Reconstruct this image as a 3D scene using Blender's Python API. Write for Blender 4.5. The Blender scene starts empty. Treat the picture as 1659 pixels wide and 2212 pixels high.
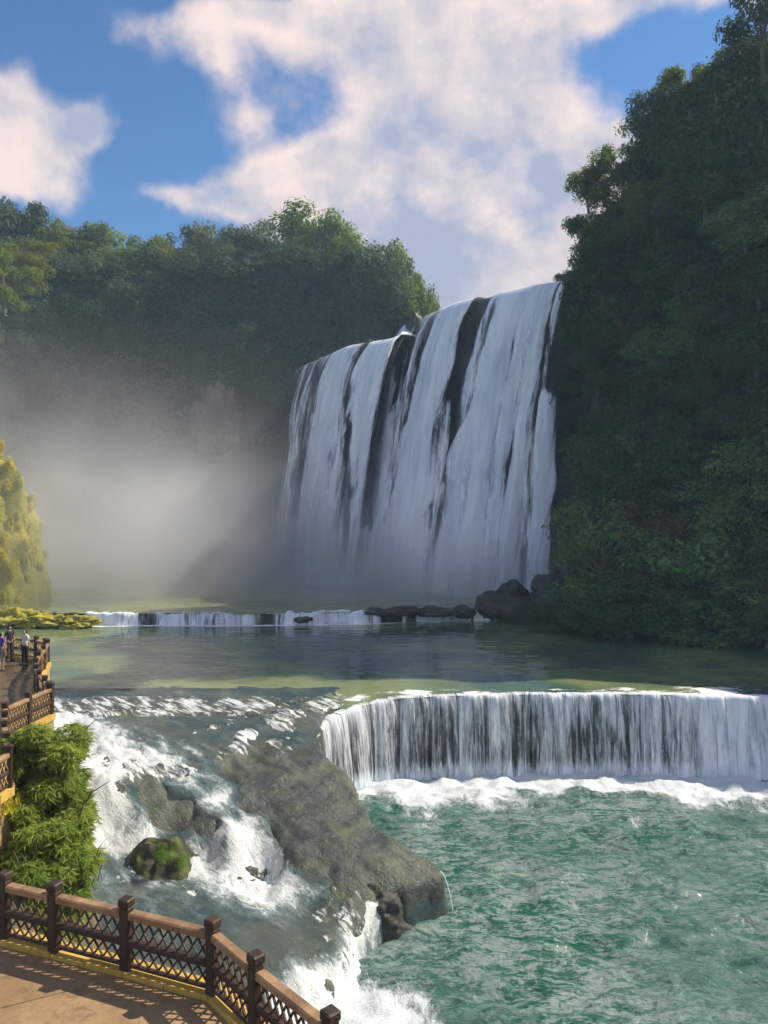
import bpy, bmesh, math, random
import numpy as np
from mathutils import Vector, Matrix, Euler

rng = np.random.default_rng(7)
random.seed(7)
R = math.radians
scene = bpy.context.scene
COL = scene.collection

# ------------------------------------------------------------------ camera
CAM_Z = 17.0
cam = bpy.data.cameras.new('camera')
cam_ob = bpy.data.objects.new('camera', cam)
COL.objects.link(cam_ob)
cam_ob.location = (0, 0, CAM_Z)
cam_ob.rotation_euler = (R(90), 0, 0)
cam.sensor_fit = 'VERTICAL'
cam.sensor_height = 36.0
cam.sensor_width = 27.0
cam.lens = 36.0 * 1671 / 2212
cam.clip_start = 0.1
cam.clip_end = 6000
scene.camera = cam_ob

# ------------------------------------------------------------------ sun, sky, exposure
SUN_EL, SUN_AZ = R(45.5), R(71)          # azimuth clockwise from +Y
sun_dir = Vector((math.sin(SUN_AZ)*math.cos(SUN_EL), math.cos(SUN_AZ)*math.cos(SUN_EL), math.sin(SUN_EL)))
sl = bpy.data.lights.new('sun', 'SUN')
sl.energy = 2.8
sl.angle = R(0.53)
sl.color = (1.0, 0.89, 0.70)
so = bpy.data.objects.new('sun', sl)
COL.objects.link(so)
so.rotation_euler = (-sun_dir).to_track_quat('-Z', 'Y').to_euler()
so.location = (60, 20, 120)

scene.view_settings.view_transform = 'Standard'
scene.view_settings.look = 'None'
scene.view_settings.gamma = 1
scene.view_settings.exposure = 1.32
scene.view_settings.use_curve_mapping = False
scene.render.engine = 'CYCLES'
cy = scene.cycles
cy.use_denoising = True
try:
    cy.denoiser = 'OPENIMAGEDENOISE'
    cy.denoising_input_passes = 'RGB_ALBEDO_NORMAL'
except Exception:
    pass
cy.use_adaptive_sampling = True
cy.adaptive_threshold = 0.04
cy.max_bounces = 7
cy.diffuse_bounces = 4
cy.glossy_bounces = 2
cy.transmission_bounces = 4
cy.volume_bounces = 1
cy.transparent_max_bounces = 14
cy.volume_step_rate = 0.6
cy.volume_max_steps = 64
cy.caustics_reflective = False
cy.caustics_refractive = False
cy.sample_clamp_indirect = 6

F_PX = 1671.0
def px_dir(px, py):
    return (px-829.5)/F_PX, (1106.0-py)/F_PX
def at_d(px, py, d):
    u, v = px_dir(px, py)
    return np.array([u*d, d, CAM_Z+v*d])
def at_z(px, py, z):
    u, v = px_dir(px, py)
    d = (z-CAM_Z)/v
    return np.array([u*d, d, z])

# ------------------------------------------------------------------ node helpers
class NT:
    def __init__(s, tree):
        s.t = tree; s.n = tree.nodes; s.l = tree.links
    def new(s, typ, **kw):
        n = s.n.new(typ)
        for k, v in kw.items(): setattr(n, k, v)
        return n
    def put(s, sock, val):
        if val is None: return
        if isinstance(val, bpy.types.NodeSocket): s.l.new(val, sock)
        else:
            if hasattr(sock.default_value, '__len__') and not hasattr(val, '__len__'):
                val = [val]*len(sock.default_value)
            if hasattr(sock.default_value, '__len__') and len(sock.default_value) == 4 and len(val) == 3:
                val = tuple(val)+(1,)
            sock.default_value = val
    def m(s, op, a, b=None, c=None, clamp=False):
        n = s.new('ShaderNodeMath', operation=op, use_clamp=clamp)
        s.put(n.inputs[0], a); s.put(n.inputs[1], b)
        if c is not None: s.put(n.inputs[2], c)
        return n.outputs[0]
    def v(s, op, a, b=None, out=0):
        n = s.new('ShaderNodeVectorMath', operation=op)
        s.put(n.inputs[0], a); s.put(n.inputs[1], b)
        return n.outputs['Value'] if op in ('LENGTH', 'DOT_PRODUCT') else n.outputs[0]
    def ramp(s, x, a, b, lo=0.0, hi=1.0, smooth=True):
        n = s.new('ShaderNodeMapRange', interpolation_type='SMOOTHSTEP' if smooth else 'LINEAR')
        n.clamp = True
        s.put(n.inputs['Value'], x); s.put(n.inputs['From Min'], a); s.put(n.inputs['From Max'], b)
        s.put(n.inputs['To Min'], lo); s.put(n.inputs['To Max'], hi)
        return n.outputs[0]
    def mix(s, f, a, b, blend='MIX'):
        n = s.new('ShaderNodeMix', data_type='RGBA', blend_type=blend)
        s.put(n.inputs[0], f); s.put(n.inputs[6], a); s.put(n.inputs[7], b)
        return n.outputs[2]
    def noise(s, vec, scale, detail=4, rough=0.55, dist=0.0, out=0):
        n = s.new('ShaderNodeTexNoise')
        s.put(n.inputs['Vector'], vec); s.put(n.inputs['Scale'], scale); s.put(n.inputs['Detail'], detail)
        s.put(n.inputs['Roughness'], rough); s.put(n.inputs['Distortion'], dist)
        return n.outputs[out]
    def attr(s, name, out='Fac'):
        n = s.new('ShaderNodeAttribute', attribute_name=name)
        return n.outputs[out]
    def pos(s):
        return s.new('ShaderNodeNewGeometry').outputs['Position']
    def sep(s, v):
        n = s.new('ShaderNodeSeparateXYZ'); s.put(n.inputs[0], v); return n.outputs
    def comb(s, x, y, z):
        n = s.new('ShaderNodeCombineXYZ')
        s.put(n.inputs[0], x); s.put(n.inputs[1], y); s.put(n.inputs[2], z); return n.outputs[0]
    def bump(s, h, strength=0.3, dist=0.1, normal=None):
        n = s.new('ShaderNodeBump'); s.put(n.inputs['Strength'], strength); s.put(n.inputs['Distance'], dist)
        s.put(n.inputs['Height'], h)
        if normal is not None: s.put(n.inputs['Normal'], normal)
        return n.outputs[0]
    def principled(s, **kw):
        n = s.new('ShaderNodeBsdfPrincipled')
        for k, v in kw.items(): s.put(n.inputs[k.replace('_', ' ')], v)
        return n.outputs[0]
    def mixs(s, f, a, b):
        n = s.new('ShaderNodeMixShader'); s.put(n.inputs[0], f); s.l.new(a, n.inputs[1]); s.l.new(b, n.inputs[2])
        return n.outputs[0]

def new_mat(name):
    m = bpy.data.materials.new(name); m.use_nodes = True
    t = NT(m.node_tree); t.n.clear()
    out = t.new('ShaderNodeOutputMaterial')
    return m, t, out

# ------------------------------------------------------------------ world: sky with cumulus
world = bpy.data.worlds.new('World'); scene.world = world
world.use_nodes = True
w = NT(world.node_tree); w.n.clear()
wout = w.new('ShaderNodeOutputWorld')
sky = w.new('ShaderNodeTexSky', sky_type='NISHITA')
sky.sun_disc = False
sky.sun_elevation = SUN_EL
sky.sun_rotation = SUN_AZ
sky.altitude = 700; sky.air_density = 1.0; sky.dust_density = 0.25; sky.ozone_density = 3.0
hs = w.new('ShaderNodeHueSaturation'); hs.inputs['Saturation'].default_value = 1.18; hs.inputs['Value'].default_value = 0.58
w.l.new(sky.outputs[0], hs.inputs['Color'])
bg_sky = w.new('ShaderNodeBackground'); bg_sky.inputs['Strength'].default_value = 0.105
w.l.new(hs.outputs[0], bg_sky.inputs['Color'])
D = w.new('ShaderNodeTexCoord').outputs['Generated']
dx, dy, dz = w.sep(D)
fy = w.m('MAXIMUM', dy, 0.15)
UV = w.comb(w.m('DIVIDE', dx, fy), w.m('DIVIDE', dz, fy), 0.0)
# warp the flat coordinates so that cloud outlines billow
wn = w.noise(D, 5.0, 4, 0.6, 0.0, out=1)
warp = w.v('MULTIPLY', w.v('SUBTRACT', wn, (0.5, 0.5, 0.5)), (0.16, 0.13, 0.0))
UVW = w.v('ADD', UV, warp)
blobs = [(70,300,140,100,1.0),(205,275,50,50,.75),(10,215,80,70,.7),(40,405,120,40,.55),
 (590,420,170,48,1.0),(700,410,110,70,.8),(400,445,130,28,.7),
 (960,250,215,220,1.15),(1040,480,280,160,1.15),(820,45,230,85,1.1),(1090,110,170,140,1.0),
 (1000,620,330,110,1.0),(1200,340,110,100,.7),(1180,560,170,160,.8),(780,500,170,60,.6),
 (1480,0,280,42,1.0),(1650,30,60,40,.5),(455,140,58,110,.62),(512,275,36,50,.42),(320,45,70,40,.5),
 (560,10,120,40,.6),(1390,340,110,45,.7)]
acc = None
for (bx_, by_, rx_, ry_, am) in blobs:
    u0, v0 = px_dir(bx_, by_)
    q = w.v('MULTIPLY', w.v('SUBTRACT', UVW, (u0, v0, 0)), (F_PX/rx_, F_PX/ry_, 0))
    e = w.m('MULTIPLY', w.m('EXPONENT', w.m('MULTIPLY', w.v('DOT_PRODUCT', q, q), -0.7)), am)
    acc = e if acc is None else w.m('ADD', acc, e)
front = w.ramp(dy, 0.55, 0.8)
generic = w.ramp(w.noise(D, 1.6, 2, 0.5, 0.0), 0.38, 0.58, 0.0, 1.2)
mask = w.m('ADD', w.m('MULTIPLY', acc, front), w.m('MULTIPLY', generic, w.m('SUBTRACT', 1.0, front)))
n1 = w.noise(D, 6.5, 8, 0.60, 0.0)
n2 = w.noise(w.v('ADD', D, (0.045, 0.0, 0.05)), 6.5, 5, 0.6, 0.0)
field = w.m('ADD', w.m('MINIMUM', mask, 1.25), w.m('MULTIPLY', w.m('SUBTRACT', n1, 0.5), 1.7))
dens = w.ramp(field, 0.26, 0.96)
thick = w.ramp(field, 0.55, 1.35)
relief = w.m('MULTIPLY', w.m('SUBTRACT', n1, n2), 3.0)
big = w.noise(D, 4.5, 3, 0.5, 0.0)
med = w.noise(D, 13.0, 6, 0.62, 0.0)
lit = w.m('ADD', w.m('MULTIPLY', relief, 1.0), w.m('ADD', w.m('MULTIPLY', w.m('SUBTRACT', med, 0.5), 0.7), w.m('MULTIPLY', w.m('SUBTRACT', big, 0.5), -2.0)))
grey = w.m('SUBTRACT', w.m('ADD', 0.26, w.m('MULTIPLY', thick, 0.36)), lit, clamp=True)
ccol = w.mix(grey, (0.74, 0.61, 0.56), (0.31, 0.35, 0.45))
bg_c = w.new('ShaderNodeBackground'); bg_c.inputs['Strength'].default_value = 0.56
w.l.new(ccol, bg_c.inputs['Color'])
elev = w.ramp(dz, -0.02, 0.06)
w.l.new(w.mixs(w.m('MULTIPLY', dens, w.m('MULTIPLY', elev, 0.96)), bg_sky.outputs[0], bg_c.outputs[0]), wout.inputs['Surface'])
world.cycles.sampling_method = 'MANUAL'
world.cycles.sample_map_resolution = 512

# ------------------------------------------------------------------ numpy helpers
_perm = np.random.default_rng(3).permutation(4096).astype(np.int64)
_val = np.random.default_rng(4).random(4096)*2-1
def vnoise(p):
    p = np.asarray(p, float)
    i = np.floor(p).astype(np.int64); f = p-i; f = f*f*(3-2*f)
    def h(a, b, c): return _val[_perm[(_perm[(_perm[a & 4095]+b) & 4095]+c) & 4095]]
    x, y, z = i[..., 0], i[..., 1], i[..., 2]
    r = 0
    for a in (0, 1):
        for b in (0, 1):
            for c in (0, 1):
                wgt = (f[..., 0] if a else 1-f[..., 0])*(f[..., 1] if b else 1-f[..., 1])*(f[..., 2] if c else 1-f[..., 2])
                r = r+wgt*h(x+a, y+b, z+c)
    return r
def fbm(p, scale=1.0, octv=4, gain=0.5, seed=0):
    p = np.asarray(p, float)*scale+seed*17.31
    r = 0; a = 1.0
    for k in range(octv):
        r = r+a*vnoise(p*(2.03**k)+k*5.7); a *= gain
    return r
def sstep(x, a, b):
    t = np.clip((x-a)/(b-a), 0, 1); return t*t*(3-2*t)
def interp_path(pts, s):
    pts = np.asarray(pts, float)
    seg = np.r_[0, np.cumsum(np.linalg.norm(np.diff(pts[:, :2], axis=0), axis=1))]
    seg /= seg[-1]
    return np.stack([np.interp(s, seg, pts[:, k]) for k in range(pts.shape[1])], -1)
def smooth_path(pts, n):
    """Catmull-Rom resample"""
    pts = np.asarray(pts, float)
    P = np.vstack([2*pts[0]-pts[1], pts, 2*pts[-1]-pts[-2]])
    out = []
    seglen = np.linalg.norm(np.diff(pts[:, :2], axis=0), axis=1); cs = np.r_[0, np.cumsum(seglen)]
    for s in np.linspace(0, cs[-1], n):
        k = min(np.searchsorted(cs, s, side='right')-1, len(pts)-2)
        t = (s-cs[k])/max(seglen[k], 1e-9)
        p0, p1, p2, p3 = P[k], P[k+1], P[k+2], P[k+3]
        out.append(.5*((2*p1)+(-p0+p2)*t+(2*p0-5*p1+4*p2-p3)*t*t+(-p0+3*p1-3*p2+p3)*t**3))
    return np.array(out)

def mesh_data(name, V, F, attrs=None, smooth=True):
    V = np.asarray(V, np.float32); F = np.asarray(F, np.int32)
    me = bpy.data.meshes.new(name)
    k = F.shape[1]
    me.vertices.add(len(V)); me.vertices.foreach_set('co', V.ravel())
    me.loops.add(F.size); me.loops.foreach_set('vertex_index', F.ravel())
    me.polygons.add(len(F)); me.polygons.foreach_set('loop_start', np.arange(0, F.size, k, dtype=np.int32))
    me.update(calc_edges=True)
    me.polygons.foreach_set('use_smooth', np.full(len(F), smooth, dtype=bool))
    for an, val in (attrs or {}).items():
        val = np.asarray(val, np.float32)
        if val.ndim == 1:
            a = me.attributes.new(an, 'FLOAT', 'POINT'); a.data.foreach_set('value', val)
        else:
            a = me.attributes.new(an, 'FLOAT_VECTOR', 'POINT'); a.data.foreach_set('vector', val.ravel())
    return me
def link(name, me, mat=None, parent=None, loc=None):
    o = bpy.data.objects.new(name, me); COL.objects.link(o)
    if mat is not None and me is not None and len(me.materials) == 0: me.materials.append(mat)
    if parent is not None: o.parent = parent
    if loc is not None: o.location = loc
    return o
def tag(o, label=None, cat=None, group=None, kind=None):
    if label: o['label'] = label
    if cat: o['category'] = cat
    if group: o['group'] = group
    if kind: o['kind'] = kind
    return o
def empty(name, loc=(0, 0, 0), rz=0):
    o = bpy.data.objects.new(name, None); COL.objects.link(o)
    o.location = loc; o.rotation_euler = (0, 0, rz); o.empty_display_size = 0.2
    return o
def grid_faces(n, m):
    i = np.arange(n*m).reshape(n, m)
    return np.stack([i[:-1, :-1], i[1:, :-1], i[1:, 1:], i[:-1, 1:]], -1).reshape(-1, 4)
def grid_obj(name, P, mat, parent=None, attrs=None, flip=False):
    n, m = P.shape[:2]
    F = grid_faces(n, m)
    if flip: F = F[:, ::-1]
    at = {k: (v.reshape(-1) if v.ndim == 2 else v.reshape(-1, 3)) for k, v in (attrs or {}).items()}
    return link(name, mesh_data(name, P.reshape(-1, 3), F, at), mat, parent)
def grid_normals(P):
    a = np.gradient(P, axis=0); b = np.gradient(P, axis=1)
    n = np.cross(a, b); return n/np.maximum(np.linalg.norm(n, axis=-1, keepdims=True), 1e-9)
def rbf(cp, cv, X, Y, smooth=0.02):
    cp = np.asarray(cp, float); cv = np.asarray(cv, float)
    n = len(cp)
    def phi(r2): return np.where(r2 > 1e-9, 0.5*r2*np.log(np.maximum(r2, 1e-9)), 0)
    A = phi(((cp[:, None]-cp[None])**2).sum(-1))+np.eye(n)*smooth
    Pm = np.c_[np.ones(n), cp]
    M = np.block([[A, Pm], [Pm.T, np.zeros((3, 3))]])
    c = np.linalg.solve(M, np.r_[cv, np.zeros((3,)+cv.shape[1:])] if cv.ndim == 1 else np.vstack([cv, np.zeros((3, cv.shape[1]))]))
    sh = X.shape; q = np.c_[X.ravel(), Y.ravel()]
    res = phi(((q[:, None]-cp[None])**2).sum(-1)) @ c[:n]+np.c_[np.ones(len(q)), q] @ c[n:]
    return res.reshape(sh+(() if cv.ndim == 1 else (cv.shape[1],)))
def in_poly(X, Y, poly):
    c = np.zeros(X.shape, bool); n = len(poly)
    for i in range(n):
        x1, y1 = poly[i]; x2, y2 = poly[(i+1) % n]
        cond = ((y1 > Y) != (y2 > Y)) & (X < (x2-x1)*(Y-y1)/((y2-y1) if y2 != y1 else 1e-9)+x1)
        c ^= cond
    return c
def poly_dist(X, Y, line):
    best = np.full(X.shape, 1e9)
    for (a, b) in zip(line[:-1], line[1:]):
        a = np.array(a); b = np.array(b); d = b-a; L = max((d*d).sum(), 1e-9)
        t = np.clip(((X-a[0])*d[0]+(Y-a[1])*d[1])/L, 0, 1)
        best = np.minimum(best, np.hypot(X-a[0]-t*d[0], Y-a[1]-t*d[1]))
    return best

# ------------------------------------------------------------------ materials
def rock_mat(name, c1, c2, c3=None, scale=0.6, rough=0.75, bump=0.5, streak=True, moss=None, moss_lo=0.5, moss_hi=0.62):
    m, t, out = new_mat(name)
    p = t.pos()
    big = t.noise(p, scale*0.35, 5, 0.6)
    fine = t.noise(p, scale*4, 8, 0.62, 0.3)
    col = t.mix(t.ramp(big, 0.35, 0.65), c1, c2)
    col = t.mix(t.ramp(fine, 0.45, 0.75, 0, 0.6), col, c3 or tuple(x*0.4 for x in c1))
    if streak:
        s = t.noise(t.v('MULTIPLY', p, (1.6, 1.6, 0.12)), scale*2, 5, 0.6)
        col = t.mix(t.ramp(s, 0.5, 0.72, 0, 0.55), col, tuple(x*0.35 for x in c2))
    if moss:
        mm = t.ramp(t.noise(p, scale*0.9, 6, 0.65, 0.4), moss_lo, moss_hi)
        nz = t.sep(t.new('ShaderNodeNewGeometry').outputs['Normal'])[2]
        mm = t.m('MULTIPLY', mm, t.ramp(nz, -0.2, 0.45))
        col = t.mix(mm, col, moss)
    h = t.m('ADD', t.noise(p, scale*2.5, 9, 0.65), t.m('MULTIPLY', t.noise(p, scale*11, 5, 0.6), 0.35))
    sh = t.principled(Base_Color=col, Roughness=rough, Normal=t.bump(h, bump, 0.35/scale*0.6))
    t.l.new(sh, out.inputs[0])
    return m

def leaf_mat(name, c1, c2, trans=0.35, objvar=0.25):
    m, t, out = new_mat(name)
    tint = t.attr('tint')
    rnd = t.new('ShaderNodeObjectInfo').outputs['Random']
    col = t.mix(tint, c1, c2)
    hsn = t.new('ShaderNodeHueSaturation')
    t.put(hsn.inputs['Hue'], t.m('ADD', 0.5, t.m('MULTIPLY', t.m('SUBTRACT', rnd, 0.5), 0.05)))
    t.put(hsn.inputs['Value'], t.m('ADD', 1-objvar/2, t.m('MULTIPLY', rnd, objvar)))
    hsn.inputs['Saturation'].default_value = 1.0
    t.l.new(col, hsn.inputs['Color'])
    col = hsn.outputs[0]
    d = t.principled(Base_Color=col, Roughness=0.65, Specular_IOR_Level=0.12)
    tr = t.new('ShaderNodeBsdfTranslucent')
    t.l.new(t.mix(0.5, col, (c2[0]*1.6, c2[1]*1.5, c2[2]*0.8)), tr.inputs[0])
    t.l.new(t.mixs(trans, d, tr.outputs[0]), out.inputs[0])
    return m

LEAF = {
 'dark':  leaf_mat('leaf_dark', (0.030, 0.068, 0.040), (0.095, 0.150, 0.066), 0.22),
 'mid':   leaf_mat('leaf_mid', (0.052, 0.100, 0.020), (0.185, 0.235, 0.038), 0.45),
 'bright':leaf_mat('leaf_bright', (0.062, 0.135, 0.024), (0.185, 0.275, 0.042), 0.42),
 'yellow':leaf_mat('leaf_yellow', (0.10, 0.16, 0.025), (0.24, 0.28, 0.05)),
 'bank':  leaf_mat('leaf_bank', (0.055, 0.160, 0.050), (0.165, 0.330, 0.085), 0.25),
 'brown': leaf_mat('leaf_brown', (0.075, 0.060, 0.035), (0.14, 0.115, 0.065)),
 'moss':  leaf_mat('leaf_moss', (0.34, 0.34, 0.02), (0.62, 0.56, 0.045), 0.3),
 'bamboo':leaf_mat('leaf_bamboo', (0.085, 0.175, 0.032), (0.34, 0.43, 0.09), 0.4),
}
MAT_ROCK_DARK = rock_mat('wet_dark_rock', (0.030, 0.032, 0.034), (0.060, 0.058, 0.055), scale=0.5, rough=0.5)
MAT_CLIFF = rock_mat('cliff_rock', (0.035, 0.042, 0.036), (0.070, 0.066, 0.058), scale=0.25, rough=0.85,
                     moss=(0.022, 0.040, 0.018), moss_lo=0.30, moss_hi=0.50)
MAT_BARE = rock_mat('bare_cliff_rock', (0.15, 0.115, 0.095), (0.21, 0.17, 0.15), (0.06, 0.05, 0.045), scale=0.4, rough=0.9)
MAT_BOULDER = rock_mat('boulder_rock', (0.028, 0.026, 0.024), (0.055, 0.050, 0.045), scale=1.2, rough=0.6, moss=(0.05, 0.07, 0.02), moss_lo=0.55, moss_hi=0.7)
MAT_MOSSROCK = rock_mat('mossy_rock', (0.030, 0.028, 0.02), (0.05, 0.045, 0.03), scale=1.6, rough=0.8, moss=(0.08, 0.105, 0.016), moss_lo=0.44, moss_hi=0.6)
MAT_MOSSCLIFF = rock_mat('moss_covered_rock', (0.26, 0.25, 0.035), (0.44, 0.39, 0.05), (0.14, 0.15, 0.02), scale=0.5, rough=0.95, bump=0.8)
MAT_BANK = rock_mat('bank_earth', (0.10, 0.075, 0.045), (0.17, 0.13, 0.075), (0.05, 0.045, 0.025), scale=1.0, rough=0.95,
                    moss=(0.05, 0.07, 0.02), moss_lo=0.45, moss_hi=0.6)
MAT_BARK = rock_mat('bark', (0.10, 0.085, 0.065), (0.15, 0.13, 0.10), scale=2.0, rough=0.9, streak=True)

def water_mat(name, deep, shallow=None, bscale=1.5, bstr=0.25, stretch=(1, 1, 1), foam_scale=1.4, rough=0.08, foam_streak=(1, 1, 1), fstrength=1.0, bdist=0.12, fsoft=0.16, aer=None, white=(0.80, 0.82, 0.82)):
    """opaque turbid river water; 'foam' vertex attribute drives white water"""
    m, t, out = new_mat(name)
    p = t.pos()
    ps = t.v('MULTIPLY', p, stretch)
    b1 = t.noise(ps, bscale, 4, 0.55, 0.6)
    b2 = t.noise(ps, bscale*3.7, 4, 0.6, 0.4)
    h = t.m('ADD', b1, t.m('MULTIPLY', b2, 0.2))
    depth = t.ramp(t.noise(p, 0.12, 3, 0.5), 0.38, 0.62)
    col = t.mix(depth, deep, shallow or deep)
    if aer:                                              # sky glints on the ripples, painted as pale streaks in the colour
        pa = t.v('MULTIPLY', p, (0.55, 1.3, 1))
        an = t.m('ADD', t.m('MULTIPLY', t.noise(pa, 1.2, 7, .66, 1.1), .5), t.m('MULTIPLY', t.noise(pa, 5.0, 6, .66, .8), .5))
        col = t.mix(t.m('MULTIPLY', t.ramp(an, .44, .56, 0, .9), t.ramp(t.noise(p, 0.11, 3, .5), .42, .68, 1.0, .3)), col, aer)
    foam = t.attr('foam')
    pf = t.v('MULTIPLY', p, foam_streak)
    f1 = t.noise(pf, foam_scale, 9, 0.66, 0.9)
    f2 = t.noise(pf, foam_scale*4.2, 6, 0.62, 1.4)
    fn = t.m('ADD', t.m('MULTIPLY', f1, 0.68), t.m('MULTIPLY', f2, 0.32))
    lo = t.m('SUBTRACT', 0.86, t.m('MULTIPLY', foam, 0.72))
    fm = t.m('MULTIPLY', t.ramp(fn, lo, t.m('ADD', lo, fsoft)), t.ramp(foam, 0.01, 0.12))
    fm = t.m('MULTIPLY', fm, fstrength)
    col = t.mix(fm, col, white)
    rg = t.m('ADD', rough, t.m('MULTIPLY', fm, 0.6))
    hh = t.m('ADD', t.m('MULTIPLY', h, t.m('SUBTRACT', 1.0, t.m('MULTIPLY', fm, .75))), t.m('MULTIPLY', fn, t.m('MULTIPLY', fm, 0.35)))
    sh = t.principled(Base_Color=col, Roughness=rg, IOR=1.33, Normal=t.bump(hh, bstr, bdist))
    t.l.new(sh, out.inputs[0])
    return m
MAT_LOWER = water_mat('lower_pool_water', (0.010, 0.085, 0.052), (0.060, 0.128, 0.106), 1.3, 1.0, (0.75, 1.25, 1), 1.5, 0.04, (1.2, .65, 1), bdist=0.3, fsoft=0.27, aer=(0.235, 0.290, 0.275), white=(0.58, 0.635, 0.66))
MAT_MIDP = water_mat('middle_pool_water', (0.055, 0.105, 0.080), (0.17, 0.215, 0.10), 1.6, 0.14, (0.35, 1.0, 1), 3.6, 0.07, (0.42, 1.0, 1), bdist=0.05)
MAT_UPP = water_mat('upper_pool_water', (0.15, 0.18, 0.09), (0.24, 0.25, 0.11), 1.0, 0.3, (0.35, 1.0, 1), 1.0, 0.1, (0.35, 1, 1), bdist=0.06)

def fall_mat(name, su, sh_, fine, thr=0.5, soft=0.22, white=(0.90, 0.95, 1.0)):
    """falling water: attribute 'flow' = (across, down, layer) in metres, 'cover' = how closed the sheet is"""
    m, t, out = new_mat(name)
    fl = t.attr('flow', 'Vector')
    cov = t.attr('cover')
    a = t.noise(t.v('MULTIPLY', fl, (su, sh_, 1)), 1.0, 6, 0.6, 0.25)
    b = t.noise(t.v('MULTIPLY', fl, (su*fine, sh_*fine*0.8, 3)), 1.0, 5, 0.65, 0.6)
    c = t.noise(t.v('MULTIPLY', fl, (su*0.35, sh_*1.2, 5)), 1.0, 4, 0.6, 0.4)
    n = t.m('ADD', t.m('MULTIPLY', a, 0.5), t.m('ADD', t.m('MULTIPLY', b, 0.33), t.m('MULTIPLY', c, 0.17)))
    lo = t.m('SUBTRACT', thr+0.32, t.m('MULTIPLY', cov, 0.62))
    al = t.m('MULTIPLY', t.ramp(n, lo, t.m('ADD', lo, soft)), t.ramp(cov, 0.02, 0.2))
    d = t.new('ShaderNodeBsdfDiffuse')
    t.put(d.inputs['Color'], t.mix(t.ramp(n, 0.36, 0.62), (white[0]*0.66, white[1]*0.72, white[2]*0.80), white))
    t.l.new(t.bump(n, 0.45, 0.4), d.inputs['Normal'])
    tr = t.new('ShaderNodeBsdfTranslucent'); t.put(tr.inputs[0], white)
    g = t.new('ShaderNodeBsdfTransparent')
    t.l.new(t.mixs(al, g.outputs[0], t.mixs(0.06, d.outputs[0], tr.outputs[0])), out.inputs[0])
    return m
MAT_FALL = fall_mat('falling_water', 0.55, 0.075, 4.0, 0.5, 0.17)
MAT_VEIL = fall_mat('falling_water_veil', 0.8, 0.05, 3.6, 0.46, 0.36)
MAT_CURTAIN = fall_mat('curtain_water', 4.2, 0.24, 3.4, 0.47, 0.24)

# ------------------------------------------------------------------ ground
m, t, out = new_mat('ground_earth')
p = t.pos()
t.l.new(t.principled(Base_Color=t.mix(t.noise(p, 0.05, 5), (0.03, 0.05, 0.02), (0.08, 0.07, 0.045)), Roughness=0.95), out.inputs[0])
g = np.array([[-2500, -2500, -5], [2500, -2500, -5], [2500, 2500, -5], [-2500, 2500, -5]])
tag(link('ground', mesh_data('ground', g, [[0, 1, 2, 3]]), m), kind='structure')

# ------------------------------------------------------------------ waterfall geometry
lip_px = [(640,800,44),(655,790,44),(690,775,44),(760,745,44),(800,738,44),(850,730,44),(876,722,44.3),(890,692,48),(950,672,48),(1000,650,48),(1080,630,48),(1150,616,48),(1238,603,48),(1275,599,48),(1345,590,48)]
LIP = np.array([at_z(a, b, c) for a, b, c in lip_px])
# soften the step where the two sections meet
lip_s = np.r_[0, np.cumsum(np.linalg.norm(np.diff(LIP[:, :2], axis=0), axis=1))]
LIP_LEN = lip_s[-1]; lip_s = lip_s/LIP_LEN
def lip(s):
    return np.stack([np.interp(s, lip_s, LIP[:, k]) for k in range(3)], -1)
FN = np.array([-0.70, -0.714, 0.0])
def throw(s): return 7.5+4.5*np.exp(-((s-0.62)/0.28)**2)
Z_UP = 6.2
def fall_pt(s, h, off=0.0):
    L = lip(s); H = L[..., 2]-Z_UP
    hh = np.maximum(h, 0)
    k = throw(s)*np.sqrt(hh/H+0.0006)+off
    back = np.minimum(h, 0)*3.2                      # behind the lip: river running in
    return L+FN*(k+back)[..., None]+np.stack([np.zeros_like(h), np.zeros_like(h), np.where(h > 0, -h, -h*0.10)], -1)
# rock face behind the water, continuing back as the river bed on top
ns, nh = 220, 150
S, Hh = np.meshgrid(np.linspace(-0.0, 1.0, ns), np.r_[np.linspace(-12, 0, 10)[:-1], np.linspace(0, 1, nh-9)**1.2*44], indexing='ij')
P = fall_pt(S, Hh, -0.9)
bul = fbm(np.stack([S*LIP_LEN*0.16, Hh*0.05, S*0], -1), 1, 4)*1.5+fbm(np.stack([S*LIP_LEN*0.5, Hh*0.2, S*0], -1), 1, 3, seed=4)*0.5
ledge = 0.8*np.sin(Hh*0.55+2*fbm(np.stack([S*8, S*0, S*0], -1), 1, 2))
wgt = sstep(Hh, 0.5, 6)
P = P+FN*((bul*0.8-1.0+ledge*0.4)*wgt)[..., None]
P[..., 2] -= 0.25
cl = grid_obj('waterfall_cliff', P, MAT_ROCK_DARK); tag(cl, kind='structure')

wf = empty('waterfall', tuple(fall_pt(np.array([.6]), np.array([41.8]))[0]))
tag(wf, 'great tall waterfall dropping in many white streams over a dark cliff', 'waterfall')
def to_parent(o, par):
    o.parent = par; o.matrix_parent_inverse = par.matrix_world.inverted() if par.matrix_world != Matrix() else Matrix.Translation(-Vector(par.location))
    return o
_tx = np.linspace(0, 1, 800)
_top = fall_pt(_tx, np.full(800, 0.3)); _tpx = 829.5+_top[:, 0]/_top[:, 1]*F_PX
_bot = fall_pt(_tx, lip(_tx)[:, 2]-Z_UP-0.2); _bpx = 829.5+_bot[:, 0]/_bot[:, 1]*F_PX
def s_top(px): return float(np.interp(px, np.maximum.accumulate(_tpx), _tx))
def s_bot(px): return float(np.interp(px, np.maximum.accumulate(_bpx), _tx))
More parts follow.
